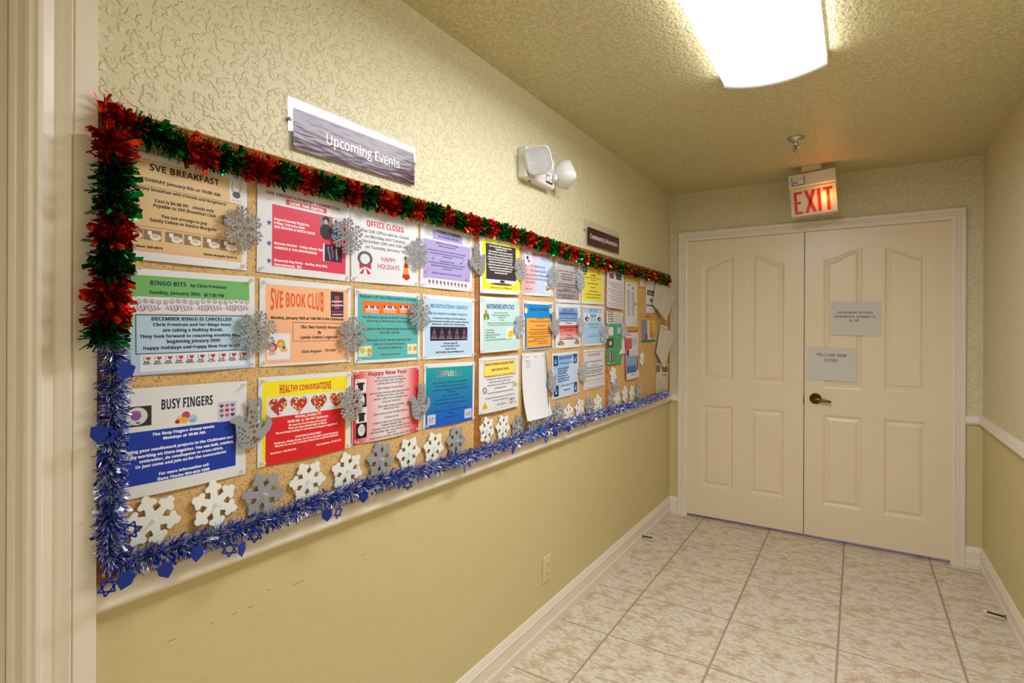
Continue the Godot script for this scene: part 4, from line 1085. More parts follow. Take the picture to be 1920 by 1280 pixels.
	for a in [["baseboard_left", Vector3(0, 0, 0), Vector3(1, 0, 0), Vector3(0, 0, 3.703)], ["baseboard_right", Vector3(W, 0, 0), Vector3(-1, 0, 0), Vector3(0, 0, BACK)]]:
		s = tool()
		add_sweep(s, bp, a[1], a[2], Vector3.UP, a[3])
		var o := put(self, a[0], done(s), M.trim)
		o.set_meta("kind", "structure")
	var be := struct("baseboard_end")
	s = tool()
	add_sweep(s, bp, Vector3(0, 0, 0), Vector3(0, 0, 1), Vector3.UP, Vector3(dl - 0.066, 0, 0))
	put(be, "board", done(s), M.trim)
	s = tool()
	add_sweep(s, bp, Vector3(dr + 0.066, 0, 0), Vector3(0, 0, 1), Vector3.UP, Vector3(W - dr - 0.066, 0, 0))
	put(be, "board", done(s), M.trim)
	# the doorway in the left wall beside the camera: deep moulded casing, jamb and closed leaf
	var dw := struct("trim_6")
	s = tool()
	var wp := [[0.0, 0.0], [0.0, 0.030], [0.034, 0.030], [0.036, 0.027], [0.040, 0.031], [0.050, 0.026], [0.062, 0.021], [0.076, 0.024], [0.080, 0.030], [0.086, 0.030], [0.088, 0.026], [0.097, 0.024], [0.097, 0.0]]
	add_sweep(s, wp, Vector3(0, 0, 3.703), Vector3(0, 0, 1), Vector3(1, 0, 0), Vector3(0, 2.15, 0))
	put(dw, "casing", done(s), M.trim)
	s = tool()
	add_box(s, Vector3(-T, 0, 3.798), Vector3(0.004, 2.08, 3.812), 0.002)
	add_box(s, Vector3(-T, 0, 3.812), Vector3(-0.03, 2.08, 3.826), 0.002)
	put(dw, "jamb", done(s), M.trim)
	var d3 := struct("door_3")
	put(d3, "leaf", box_mesh(Vector3(-0.10, 0.01, 3.815), Vector3(-0.055, 2.06, 4.69), 0.002), M.door)

func tile_mesh(x0: float, x1: float, z0: float, z1: float, k: int) -> ArrayMesh:
	# a slab with eased edges; each tile shows another part of the glaze
	var off := Vector2(fmod(k * 0.377, 1.0), fmod(k * 0.619, 1.0))
	var t := 0.0
	var e := 0.0018
	var sz := 0.62
	var st := tool()
	var v := [Vector3(x0 + e, t, z0 + e), Vector3(x0 + e, t, z1 - e), Vector3(x1 - e, t, z1 - e), Vector3(x1 - e, t, z0 + e)]
	var w := [Vector3(x0, t - 0.004, z0), Vector3(x0, t - 0.004, z1), Vector3(x1, t - 0.004, z1), Vector3(x1, t - 0.004, z0)]
	var face := func(a, b, c):
		for p in [a, c, b]:
			st.set_uv(off + Vector2(p.x, p.z) / sz)
			st.add_vertex(p)
	face.call(v[0], v[1], v[2])
	face.call(v[0], v[2], v[3])
	for i in 4:
		face.call(v[i], w[i], w[(i + 1) % 4])
		face.call(v[i], w[(i + 1) % 4], v[(i + 1) % 4])
	return done(st)

func add_mitred_head(st: SurfaceTool, cp: Array, dl: float, dr: float, dt: float):
	for k in cp.size() - 1:
		var a: Array = cp[k]
		var b: Array = cp[k + 1]
		quad(st, Vector3(dl - a[0], dt + a[0], a[1]), Vector3(dr + a[0], dt + a[0], a[1]), Vector3(dr + b[0], dt + b[0], b[1]), Vector3(dl - b[0], dt + b[0], b[1]))
	# corner squares between the mitre and the side casings
	for sgn in [-1.0, 1.0]:
		var x0 := dl if sgn < 0 else dr
		for k in cp.size() - 1:
			var a: Array = cp[k]
			var b: Array = cp[k + 1]
			quad(st, Vector3(x0 + sgn * a[0], dt, a[1]), Vector3(x0 + sgn * b[0], dt, b[1]), Vector3(x0 + sgn * b[0], dt + b[0], b[1]), Vector3(x0 + sgn * a[0], dt + a[0], a[1]))

# a moulded leaf: flat stiles and rails, four sunk panels with raised fields; the upper pair has eyebrow tops
func leaf_mesh(x0: float, x1: float, y0: float, y1: float, panels: Array) -> ArrayMesh:
	var st := tool()
	var n := 12
	var top := func(p, s): return p.ya + (p.yb - p.ya) * (smoothstep(0.0, 1.0, s) if p.yb > p.ya else 1.0 - smoothstep(0.0, 1.0, 1.0 - s)) if p.arch else p.ya
	# face: columns between panel edges
	for col in 2:
		var ps := panels.filter(func(p): return p.col == col)
		ps.sort_custom(func(a, b): return a.y0 < b.y0)
		var xa: float = ps[0].x0
		var xb: float = ps[0].x1
		for k in n:
			var s0 := float(k) / n
			var s1 := float(k + 1) / n
			var xs0 := lerpf(xa, xb, s0)
			var xs1 := lerpf(xa, xb, s1)
			var lower := y0
			var lower1 := y0
			for p in ps:
				quad(st, Vector3(xs0, lower, 0), Vector3(xs1, lower1, 0), Vector3(xs1, p.y0, 0), Vector3(xs0, p.y0, 0))
				lower = top.call(p, s0)
				lower1 = top.call(p, s1)
			quad(st, Vector3(xs0, lower, 0), Vector3(xs1, lower1, 0), Vector3(xs1, y1, 0), Vector3(xs0, y1, 0))
	var xl: float = panels[0].x0
	var xm0: float = panels[0].x1
	var xm1: float = panels[1].x0
	var xr: float = panels[1].x1
	for e in [[x0, xl], [xm0, xm1], [xr, x1]]:
		quad(st, Vector3(e[0], y0, 0), Vector3(e[1], y0, 0), Vector3(e[1], y1, 0), Vector3(e[0], y1, 0))
	# panels: rings stepping in
	for p in panels:
		var rings := []
		for q in [[0.0, 0.0], [0.006, -0.002], [0.016, -0.009], [0.022, -0.0095], [0.026, -0.008], [0.040, -0.0015]]:
			var i: float = q[0]
			var ring := []
			ring.append(Vector3(p.x0 + i, p.y0 + i, q[1]))
			ring.append(Vector3(p.x1 - i, p.y0 + i, q[1]))
			for k in n + 1:
				var s := 1.0 - float(k) / n
				ring.append(Vector3(lerpf(p.x0 + i, p.x1 - i, s), top.call(p, s) - i, q[1]))
			rings.append(ring)
		for k in rings.size() - 1:
			var m: int = rings[k].size()
			for i in m:
				quad(st, rings[k][i], rings[k][(i + 1) % m], rings[k + 1][(i + 1) % m], rings[k + 1][i])
		var last: Array = rings[-1]
		for k in n:
			var i := 2 + k
			var s0: Vector3 = last[i]
			var s1: Vector3 = last[i + 1]
			quad(st, Vector3(s1.x, last[0].y, s1.z), Vector3(s0.x, last[0].y, s0.z), s0, s1)
	# edges and back
	add_box(st, Vector3(x0, y0, -0.044), Vector3(x1, y1, -0.012))
	for e in [[Vector3(x0, y0, -0.03), Vector3(x0, y0, 0), Vector3(x0, y1, 0), Vector3(x0, y1, -0.03)], [Vector3(x1, y0, 0), Vector3(x1, y0, -0.03), Vector3(x1, y1, -0.03), Vector3(x1, y1, 0)], [Vector3(x0, y0, -0.03), Vector3(x1, y0, -0.03), Vector3(x1, y0, 0), Vector3(x0, y0, 0)], [Vector3(x0, y1, 0), Vector3(x1, y1, 0), Vector3(x1, y1, -0.03), Vector3(x0, y1, -0.03)]]:
		quad(st, e[0], e[1], e[2], e[3])
	return done(st)

func doors():
	var y0 := 0.0193
	var y1 := 2.0465
	var P := func(c, xa, xb, ya, yb, bot, arch): return {"col": c, "x0": xa, "x1": xb, "y0": bot, "ya": ya, "yb": yb, "arch": arch}
	var leaves := [
		["door_1", 0.1325, 0.9005, [P.call(0, 0.238, 0.457, 1.862, 1.922, 1.022, true), P.call(1, 0.564, 0.784, 1.922, 1.858, 1.020, true), P.call(0, 0.238, 0.457, 0.838, 0.838, 0.240, false), P.call(1, 0.564, 0.784, 0.838, 0.838, 0.236, false)]],
		["door_2", 0.9065, 1.6747, [P.call(0, 1.012, 1.234, 1.858, 1.921, 1.008, true), P.call(1, 1.345, 1.566, 1.913, 1.856, 1.010, true), P.call(0, 1.012, 1.234, 0.834, 0.834, 0.234, false), P.call(1, 1.345, 1.566, 0.835, 0.835, 0.229, false)]]]
	for l in leaves:
		var d := struct(l[0])
		put(d, "leaf", leaf_mesh(l[1], l[2], y0, y1, l[3]), M.door)
		var hx: float = l[1] - 0.002 if l[0] == "door_1" else l[2] + 0.002
		for hy in [1.82, 1.07, 0.315]:
			var s := tool()
			add_lathe(s, [[0.0, -0.047], [0.006, -0.047], [0.006, -0.016], [0.0055, -0.0155], [0.006, -0.015], [0.006, 0.015], [0.0055, 0.0155], [0.006, 0.016], [0.006, 0.047], [0.0, 0.047]], Vector3(hx, hy, 0.004), Vector3.UP, 10)
			put(d, "hinge", done(s), M.trim)
		if l[0] == "door_1":
			put(d, "strike_bolt", box_mesh(Vector3(0.8985, 0.90, -0.006), Vector3(0.9025, 0.95, 0.0012), 0.0005), M.dark)
			continue
		var hd := Node3D.new()
		hd.name = "lever_handle"
		d.add_child(hd)
		hd.position = Vector3(0.971, 0.934, 0.0)
		put(hd, "rose", lathe([[0.0, 0.0], [0.036, 0.0], [0.036, 0.003], [0.031, 0.009], [0.016, 0.012], [0.015, 0.030], [0.0, 0.031]], 28, Vector3(0, 0, 1)), M.brass)
		var s2 := tool()
		s2.set_smooth_group(0)
		add_lathe(s2, [[0.0, -0.014], [0.010, -0.012], [0.014, 0.0], [0.011, 0.03], [0.008, 0.07], [0.0075, 0.090], [0.0, 0.093]], Vector3(0, 0, 0.036), Vector3(1, -0.14, 0.04), 14)
		put(hd, "lever", done(s2), M.brass)
	# added strip blocks light at the centre gap; vinyl sweep under each leaf
	var sw := struct("trim_7")
	put(sw, "added_gap_strip", box_mesh(Vector3(0.885, 0.02, -0.052), Vector3(0.922, 2.046, -0.0445)), M.door)
	put(sw, "door_sweep", box_mesh(Vector3(0.1325, 0.010, -0.040), Vector3(0.9005, 0.0195, -0.018)), M.sweep)
	put(sw, "door_sweep", box_mesh(Vector3(0.9065, 0.011, -0.040), Vector3(1.6747, 0.0195, -0.018)), M.sweep)

# ---------------------------------------------------------------- things on ceiling, walls and floor
func ceiling_light(z0: float, label: String):
	var x0 := 0.748
	var x1 := 1.110
	var z1 := z0 + 1.224
	var cx := (x0 + x1) / 2.0
	var o := thing("ceiling_light", label, "ceiling light", Vector3(cx, H, (z0 + z1) / 2.0))
	var hw := (x1 - x0) / 2.0
	var hl := (z1 - z0) / 2.0
	var arc := []
	for k in 17:
		var s := -1.0 + k / 8.0
		arc.append([s * (hw - 0.004), -0.046 - 0.029 * (1.0 - s * s)])
	var prof := [[-hw + 0.004, -0.001]] + arc + [[hw - 0.004, -0.001]]
	var st := tool()
	st.set_smooth_group(0)
	for k in prof.size() - 1:
		var a := Vector3(prof[k][0], prof[k][1], -hl + 0.010)
		var b := Vector3(prof[k + 1][0], prof[k + 1][1], -hl + 0.010)
		var l := Vector3(0, 0, hl * 2 - 0.020)
		quad(st, a, b, b + l, a + l)
	put(o, "lens", done(st), M.lens)
	for sgn in [-1.0, 1.0]:
		var cap := tool()
		var pr := [[-hw, 0.0], [-hw, -0.050]]
		for k in 17:
			var s := -1.0 + k / 8.0
			pr.append([s * hw, -0.050 - 0.030 * (1.0 - s * s)])
		pr += [[hw, 0.0]]
		pr.remove_at(1)
		add_sweep(cap, pr, Vector3(0, 0, sgn * hl - (0.010 if sgn > 0 else 0.0)), Vector3.RIGHT, Vector3.UP, Vector3(0, 0, 0.010))
		put(o, "end_cap", done(cap), M.white)
	# its light, just below and beside the glowing lens
	var zc := (z0 + z1) / 2.0
	var col := Color(0.955, 0.97, 1.0)
	area_light("ceiling_light_down", Vector3(cx, H - 0.083, zc), Vector3.DOWN, Vector2(1.19, 0.33), LAMP, col)
	area_light("ceiling_light_left", Vector3(x0 - 0.004, H - 0.027, zc), Vector3(-1, -0.05, 0), Vector2(1.19, 0.042), LAMP * SIDE, col)
	area_light("ceiling_light_right", Vector3(x1 + 0.004, H - 0.027, zc), Vector3(1, -0.05, 0), Vector2(1.19, 0.042), LAMP * SIDE, col)

func exit_sign():
	var o := thing("exit_sign", "white ceiling-hung exit sign with red letters above the double doors", "exit sign", Vector3(0.958, H, 0.272))
	o.rotation.z = deg_to_rad(4.0)
	put(o, "ceiling_canopy", box_mesh(Vector3(-0.055, -0.035, -0.03), Vector3(0.055, 0.004, 0.03), 0.004), M.ivory)
	put(o, "stem", box_mesh(Vector3(-0.02, -0.05, -0.02), Vector3(0.02, -0.03, 0.02), 0.002), M.ivory)
	put(o, "housing", box_mesh(Vector3(-0.130, -0.125, -0.045), Vector3(0.128, -0.045, 0.045), 0.004), M.white)
	put(o, "face_frame", box_mesh(Vector3(-0.130, -0.142, -0.04), Vector3(0.128, -0.125, 0.036), 0.002), M.ivory)
	# the lower box: hollow, with a diffusing face, a lamp inside and an open foot
	var st := tool()
	add_box(st, Vector3(-0.126, -0.306, -0.036), Vector3(0.124, -0.142, -0.032))
	add_box(st, Vector3(-0.126, -0.306, -0.032), Vector3(-0.122, -0.142, 0.028))
	add_box(st, Vector3(0.118, -0.306, -0.032), Vector3(0.124, -0.142, 0.034))
	put(o, "case", done(st), M.white)
	put(o, "face", box_mesh(Vector3(-0.122, -0.306, 0.028), Vector3(0.118, -0.142, 0.031)), M.exit_face)
	var letters := Node3D.new()
	letters.name = "lettering"
	o.add_child(letters)
	var bars := {"E": [[0, 0, 0.016, 0.14], [0.016, 0, 0.045, 0.015], [0.016, 0.063, 0.036, 0.078], [0.016, 0.125, 0.045, 0.14]], "I": [[0, 0, 0.018, 0.14]], "T": [[0.0155, 0, 0.0335, 0.125], [0, 0.125, 0.049, 0.14]]}
	for l in [["E", -0.106], ["X", -0.050], ["I", 0.023], ["T", 0.055]]:
		var s := tool()
		if l[0] == "X":
			for sgn in [1.0, -1.0]:
				var a := Vector3(-0.022 * sgn, 0, 0)
				var b := Vector3(0.022 * sgn, 0.14, 0)
				var w := Vector3(0.0095, 0, 0)
				var c := Vector3(0.033, -0.293, 0.0312)
				var dz := Vector3(0, 0, 0.0012)
				quad(s, c + a - w + dz, c + a + w + dz, c + b + w + dz, c + b - w + dz)
				quad(s, c + a - w, c + a - w + dz, c + b - w + dz, c + b - w)
				quad(s, c + a + w + dz, c + a + w, c + b + w, c + b + w + dz)
		else:
			for b in bars[l[0]]:
				add_box(s, Vector3(b[0], b[1] - 0.293, 0.0312), Vector3(b[2], b[3] - 0.293, 0.0324))
		var m := put(letters, "letter", done(s), M.exit_red)
		m.position.x = l[1]
		m.set_meta("label", "red letter " + l[0])
	put(letters, "arrow_mark", box_mesh(Vector3(-0.117, -0.226, 0.0312), Vector3(-0.112, -0.217, 0.032)), M.exit_red)
	var bulb := put(o, "bulb", lathe([[0.0, -0.012], [0.008, -0.009], [0.011, 0.0], [0.008, 0.009], [0.0, 0.012]], 14), M.exit_bulb)
	bulb.position = Vector3(0.079, -0.213, 0.014)
	var im := Image.create(128, 96, false, Image.FORMAT_RGBA8)
	im.fill(Color(0.9, 0.9, 0.9))
	for e in [Rect2i(0, 0, 8, 96), Rect2i(120, 0, 8, 96), Rect2i(0, 88, 128, 8)]:
		im.fill_rect(e, Color(0.1, 0.1, 0.16))
	for k in 4:
		im.fill_rect(Rect2i(18, 14 + k * 9, 90, 2), Color(0.5, 0.4, 0.4))
	draw_text(im, "dual", 16, 70, 72, 18, Color(0.16, 0.14, 0.4), "b")
	var sticker := put(o, "sticker", card_mesh(0.072, 0.052), print_mat(im))
	sticker.position = Vector3(-0.075, -0.088, 0.0456)
	var l := OmniLight3D.new()
	l.name = "exit_sign_glow"
	l.position = o.transform * Vector3(0.066, -0.213, 0.050)
	l.light_color = Color(1.0, 0.58, 0.26)
	l.light_energy = EXIT_GLOW
	l.light_size = 0.03
	l.omni_range = 8.0
	l.omni_attenuation = 2.0
	l.shadow_enabled = true
	add_child(l)

const EXIT_GLOW := 0.018

func card_mesh(w: float, h: float) -> ArrayMesh:
	return paper_mesh(w, h, 0.0, 0.0, 1, 1)

func sprinkler():
	var o := thing("fire_sprinkler", "chrome fire sprinkler head hanging from the ceiling", "sprinkler", Vector3(0.925, H, 0.885))
	put(o, "escutcheon", lathe([[0.0, -0.001], [0.042, -0.001], [0.041, -0.006], [0.024, -0.017], [0.020, -0.022], [0.0, -0.022]], 28), M.chrome)
	put(o, "body", lathe([[0.0, -0.020], [0.013, -0.020], [0.013, -0.032], [0.009, -0.034], [0.009, -0.040], [0.0, -0.040]], 12), M.chrome)
	var s := tool()
	for sgn in [-1.0, 1.0]:
		add_rod(s, Vector3(sgn * 0.008, -0.038, 0), Vector3(sgn * 0.014, -0.052, 0), 0.003, 0.003, 8)
		add_rod(s, Vector3(sgn * 0.014, -0.052, 0), Vector3(sgn * 0.004, -0.068, 0), 0.003, 0.003, 8)
	put(o, "yoke", done(s), M.chrome)
	put(o, "bulb", lathe([[0.0, -0.038], [0.003, -0.040], [0.003, -0.062], [0.0, -0.064]], 8), mat(Color(0.5, 0.08, 0.05), 0.1))
	put(o, "deflector", lathe([[0.0, -0.067], [0.015, -0.069], [0.015, -0.0705], [0.0, -0.072]], 16), M.chrome)

func emergency_light():
	var o := thing("emergency_light", "white twin-head emergency light high on the left wall", "emergency light", Vector3(0, 2.085, 2.08))
	o.basis = wall_basis()
	# local: x along the wall to the doors, y up, z out
	put(o, "body", box_mesh(Vector3(-0.125, -0.065, 0.0), Vector3(0.125, 0.066, 0.045), 0.005), M.white)
	put(o, "test_button", lathe([[0.0, 0.0], [0.006, 0.0], [0.005, -0.004], [0.0, -0.005]], 12), mat(Color(0.55, 0.14, 0.05), 0.3)).position = Vector3(-0.060, -0.065, 0.022)
	var im := Image.create(160, 180, false, Image.FORMAT_RGBA8)
	im.fill(Color(0.88, 0.88, 0.88))
	im.fill_rect(Rect2i(0, 0, 10, 180), Color(0.12, 0.14, 0.18))
	im.fill_rect(Rect2i(150, 0, 10, 180), Color(0.12, 0.14, 0.18))
	im.fill_rect(Rect2i(0, 156, 160, 24), Color(0.12, 0.14, 0.18))
	for k in 3:
		im.fill_rect(Rect2i(24, 16 + k * 14, 110, 4), Color(0.5, 0.5, 0.55))
	draw_text(im, "dual", 20, 96, 98, 26, Color(0.16, 0.16, 0.42), "b")
	draw_text(im, "2 3", 70, 130, 142, 26, Color(0.3, 0.3, 0.4), "s")
	put(o, "sticker", card_mesh(0.060, 0.070), print_mat(im)).position = Vector3(0.072, -0.016, 0.0456)
	for k in 2:
		var head := Node3D.new()
		head.name = "lamp_head"
		o.add_child(head, true)
		var r := 0.054
		# a square-mouthed bowl: rings from the back to the mouth
		var shell_ := tool()
		shell_.set_smooth_group(0)
		var rings := [[0.018, -0.066, 2.0], [0.040, -0.052, 2.4], [0.056, -0.026, 3.2], [r, -0.004, 4.5], [r + 0.002, 0.004, 5.0], [r - 0.003, 0.006, 5.0]]
		var seg := 32
		for i in rings.size() - 1:
			for s in seg:
				var q := []
				for e in [[i, s], [i, s + 1], [i + 1, s + 1], [i + 1, s]]:
					q.append(square_ring(rings[e[0]], TAU * e[1] / seg))
				quad(shell_, q[0], q[1], q[2], q[3])
		for s in seg:
			tri(shell_, Vector3(0, 0, -0.068), square_ring(rings[0], TAU * (s + 1) / seg), square_ring(rings[0], TAU * s / seg))
		put(head, "shell", done(shell_), M.white)
		var refl := tool()
		refl.set_smooth_group(0)
		var rr := [[r - 0.004, 0.003, 5.0], [0.050, -0.020, 3.5], [0.030, -0.042, 2.2], [0.004, -0.050, 2.0]]
		for i in rr.size() - 1:
			for s in seg:
				var q := []
				for e in [[i, s], [i, s + 1], [i + 1, s + 1], [i + 1, s]]:
					q.append(square_ring(rr[e[0]], TAU * e[1] / seg))
				quad(refl, q[0], q[1], q[2], q[3])
		put(head, "reflector", done(refl), mat(Color(0.86, 0.86, 0.86), 0.3, 0.6))
		put(head, "bulb", lathe([[0.0, -0.030], [0.007, -0.027], [0.007, -0.012], [0.0, -0.008]], 10, Vector3(0, 0, 1)), M.clear)
		var lens := tool()
		for i in 13:
			var y := -0.0468 + i * 0.0078
			var half := (r - 0.004) * pow(maxf(0.0, 1.0 - pow(absf(y) / (r - 0.002), 5.0)), 0.2)
			add_box(lens, Vector3(-half, y - 0.0037, 0.003), Vector3(half, y + 0.0037, 0.007), 0.0015)
		put(head, "ribbed_lens", done(lens), M.lens_clear)
		var nk := tool()
		add_rod(nk, Vector3(0, 0, -0.060), Vector3(0, -0.035, -0.085), 0.011, 0.011, 12)
		put(head, "swivel_neck", done(nk), M.white)
		if k == 0:
			head.transform = Transform3D(Basis(Vector3.UP, -0.9) * Basis(Vector3.RIGHT, 0.12) * Basis(Vector3(0, 0, 1), 0.25), Vector3(-0.100, 0.002, 0.088))
		else:
			head.transform = Transform3D(Basis(Vector3.UP, 1.15) * Basis(Vector3.RIGHT, -0.15) * Basis(Vector3(0, 0, 1), -0.45), Vector3(0.178, 0.011, 0.075))

func square_ring(r: Array, a: float) -> Vector3:
	var c := cos(a)
	var s := sin(a)
	var k: float = r[0] / pow(pow(absf(c), r[2]) + pow(absf(s), r[2]), 1.0 / r[2])
	return Vector3(c * k, s * k, r[1])

func wall_sign(called: String, label: String, text: String, q: Array, inner: Array, clear_edge: Color, px: int):
	var f := sheet_frame(q, 0.008)
	var o := thing(called, label, "sign", Vector3(0.0, f.c.y, -f.c.x))
	o.basis = wall_basis(atan2(f.u.y, f.u.x))
	var w: float = f.w
	var h: float = f.h
	put(o, "clear_plate", box_mesh(Vector3(-w / 2, -h / 2, 0.006), Vector3(w / 2, h / 2, 0.009), 0.001), M.acrylic)
	var iw: float = w * (inner[2] - inner[0])
	var ih: float = h * (inner[3] - inner[1])
	var im := Image.create(px, int(px * ih / iw), false, Image.FORMAT_RGBA8)
	im.fill(Color(0.27, 0.07, 0.13))
	var cap := im.get_height() * 0.27
	draw_text(im, text, im.get_width() * inner[4], im.get_width() * inner[5], im.get_height() * inner[6], cap, Color(0.88, 0.85, 0.80), "s")
	var m := print_mat(im, 0.20)
	m.metallic_specular = 0.38
	var wave := noise(0.02, 41, 2).get_seamless_image(256, 256)
	m.heightmap_enabled = true
	m.heightmap_texture = tex(wave)
	m.heightmap_scale = 0.03
	var c := put(o, "maroon_panel", card_mesh(iw, ih), m)
	c.position = Vector3(w * ((inner[0] + inner[2]) / 2 - 0.5), h * (0.5 - (inner[1] + inner[3]) / 2), 0.0094)
	for s in [-1.0, 1.0]:
		var st := tool()
		add_lathe(st, [[0.0, 0.0], [0.005, 0.0], [0.005, 0.010], [0.003, 0.0115], [0.0, 0.012]], Vector3(s * (w / 2 - 0.006), h * 0.05, 0.0), Vector3(0, 0, 1), 10)
		put(o, "standoff_screw", done(st), M.steel)

func outlet():
	var o := thing("wall_outlet", "ivory duplex outlet plate low on the left wall", "outlet", Vector3(0, 0.288, 1.94))
	o.basis = wall_basis()
	put(o, "plate", box_mesh(Vector3(-0.036, -0.0585, 0), Vector3(0.036, 0.0585, 0.006), 0.0025), M.ivory)
	for y in [0.020, -0.020]:
		put(o, "receptacle", box_mesh(Vector3(-0.017, y - 0.014, 0.005), Vector3(0.017, y + 0.014, 0.008), 0.002), M.ivory)
		for x in [-0.006, 0.006]:
			put(o, "slot", box_mesh(Vector3(x - 0.001, y - 0.003, 0.0072), Vector3(x + 0.001, y + 0.005, 0.0083)), M.dark)
		put(o, "ground_hole", box_mesh(Vector3(-0.002, y - 0.010, 0.0072), Vector3(0.002, y - 0.006, 0.0083)), M.dark)
	var st := tool()
	add_lathe(st, [[0.0, 0.0], [0.003, 0.0], [0.003, 0.0012], [0.0, 0.0016]], Vector3(0, 0, 0.006), Vector3(0, 0, 1), 10)
	put(o, "screw", done(st), M.ivory)

func door_stop(at: Vector3, out_: Vector3, label: String):
	var o := thing("door_stop", label, "door stop", at, "door stops on the baseboards")
	var st := tool()
	add_lathe(st, [[0.0, 0.0], [0.011, 0.0], [0.011, 0.003], [0.006, 0.008], [0.0, 0.008]], Vector3.ZERO, out_, 14)
	put(o, "flange", done(st), M.steel)
	st = tool()
	add_rod(st, out_ * 0.006, out_ * 0.070 + Vector3(0, 0.004, 0), 0.0048, 0.0042, 10)
	put(o, "rod", done(st), M.black)
	st = tool()
	add_rod(st, out_ * 0.070 + Vector3(0, 0.004, 0), out_ * 0.083 + Vector3(0, 0.005, 0), 0.0065, 0.006, 10)
	put(o, "tip", done(st), M.white)

func notice_boards():
	var y0 := 0.906
	var y1 := 1.802
	var spans := [[3.701, 2.502, "first"], [2.500, 1.271, "middle"], [1.269, 0.075, "last"]]
	var lab := {"first": "cork notice board in an oak frame between the door casing and its neighbour", "middle": "cork notice board in an oak frame, second of the three, under the emergency light", "last": "cork notice board in an oak frame next to the corner by the double doors"}
	# frame section: three reeds
	var fp := [[0.0, 0.0], [0.0, 0.020], [0.004, 0.023], [0.008, 0.020], [0.010, 0.022], [0.014, 0.019], [0.016, 0.020], [0.020, 0.017], [0.021, 0.010], [0.021, 0.0]]
	for s in spans:
		var z0: float = s[0]
		var z1: float = s[1]
		var o := thing("notice_board", lab[s[2]], "notice board", Vector3(0, y0, (z0 + z1) / 2), "oak framed cork boards on the left wall")
		var hz := (z0 - z1) / 2
		var hh := y1 - y0
		put(o, "cork", box_mesh(Vector3(0.002, 0.012, -hz + 0.012), Vector3(0.0145, hh - 0.012, hz - 0.012)), M.cork)
		for e in [[Vector3(0, 0, hz), Vector3(0, 1, 0), Vector3(0, 0, -2 * hz)], [Vector3(0, hh, hz), Vector3(0, -1, 0), Vector3(0, 0, -2 * hz)], [Vector3(0, 0, hz), Vector3(0, 0, -1), Vector3(0, hh, 0)], [Vector3(0, 0, -hz), Vector3(0, 0, 1), Vector3(0, hh, 0)]]:
			var st := tool()
			add_sweep(st, fp, e[0], e[1], Vector3(1, 0, 0), e[2])
			put(o, "frame_strip", done(st), M.oak)

# ---------------------------------------------------------------- garlands
func smooth_path(px: Array, x: float) -> Curve3D:
	var c := Curve3D.new()
	var pts := []
	for p in px:
		pts.append(on_x(p[0], p[1], p[2] if p.size() > 2 else x))
	for k in pts.size():
		var t: Vector3 = (pts[mini(k + 1, pts.size() - 1)] - pts[maxi(k - 1, 0)]) / 6.0
		c.add_point(pts[k], -t, t)
	return c

class Strands:
	var v := PackedVector3Array()
	var n := PackedVector3Array()
	var idx := PackedInt32Array()
	func strip(a: Vector3, d: Vector3, side: Vector3, length: float, width: float, bend: Vector3):
		# a foil strip of three creased pieces
		var prev := a
		var dir := d
		for k in 3:
			var nxt := prev + dir * (length / 3.0)
			var nn := dir.cross(side).normalized()
			var b := v.size()
			v.append_array([prev - side * width, prev + side * width, nxt + side * width, nxt - side * width])
			n.append_array([nn, nn, nn, nn])
			idx.append_array([b, b + 1, b + 2, b, b + 2, b + 3])
			prev = nxt
			dir = (dir + bend).normalized()
	func mesh() -> ArrayMesh:
		var arr := []
		arr.resize(Mesh.ARRAY_MAX)
		arr[Mesh.ARRAY_VERTEX] = v
		arr[Mesh.ARRAY_NORMAL] = n
		arr[Mesh.ARRAY_INDEX] = idx
		var m := ArrayMesh.new()
		m.add_surface_from_arrays(Mesh.PRIMITIVE_TRIANGLES, arr)
		return m

func unit() -> Vector3:
	while true:
		var p := Vector3(rng.randf_range(-1, 1), rng.randf_range(-1, 1), rng.randf_range(-1, 1))
		if p.length() < 1.0 and p.length() > 0.1:
			return p.normalized()
	return Vector3.UP

func garland(o: Node3D, path: Curve3D, radius: float, density: float, pick: Callable, names: Dictionary, wide_every: int, width: float):
	var sets := {}
	for k in names:
		sets[k] = Strands.new()
	var length := path.get_baked_length()
	var count := int(length * density)
	for k in count:
		var t := rng.randf() * length
		var p := path.sample_baked(t)
		var along := (path.sample_baked(minf(t + 0.005, length)) - path.sample_baked(maxf(t - 0.005, 0.0))).normalized()
		var r := unit()
		r = (r - along * r.dot(along)).normalized()
		if r.x < 0.0:
			r.x *= -0.6
		var d := (r + along * rng.randf_range(-0.55, 0.55)).normalized()
		var side := d.cross(unit()).normalized()
		var wide := wide_every > 0 and k % wide_every == 0
		var len_ := radius * rng.randf_range(0.55, 1.12) * (1.15 if wide else 1.0)
		var key: String = pick.call(t, wide)
		sets[key].strip(p + r * 0.002, d, side, len_, width * (4.2 if wide else 1.0), Vector3(rng.randf_range(-0.1, 0.25), rng.randf_range(-0.45, 0.15), rng.randf_range(-0.3, 0.3)))
	for k in names:
		if sets[k].v.size():
			var m := put(o, names[k][0], sets[k].mesh(), names[k][1])
			m.set_meta("kind", "stuff")
	var st := tool()
	var steps := int(length / 0.02)
	for k in steps:
		add_rod(st, path.sample_baked(length * k / steps), path.sample_baked(length * (k + 1) / steps), 0.0022, 0.0022, 5)
	put(o, "cord", done(st), M.cord)

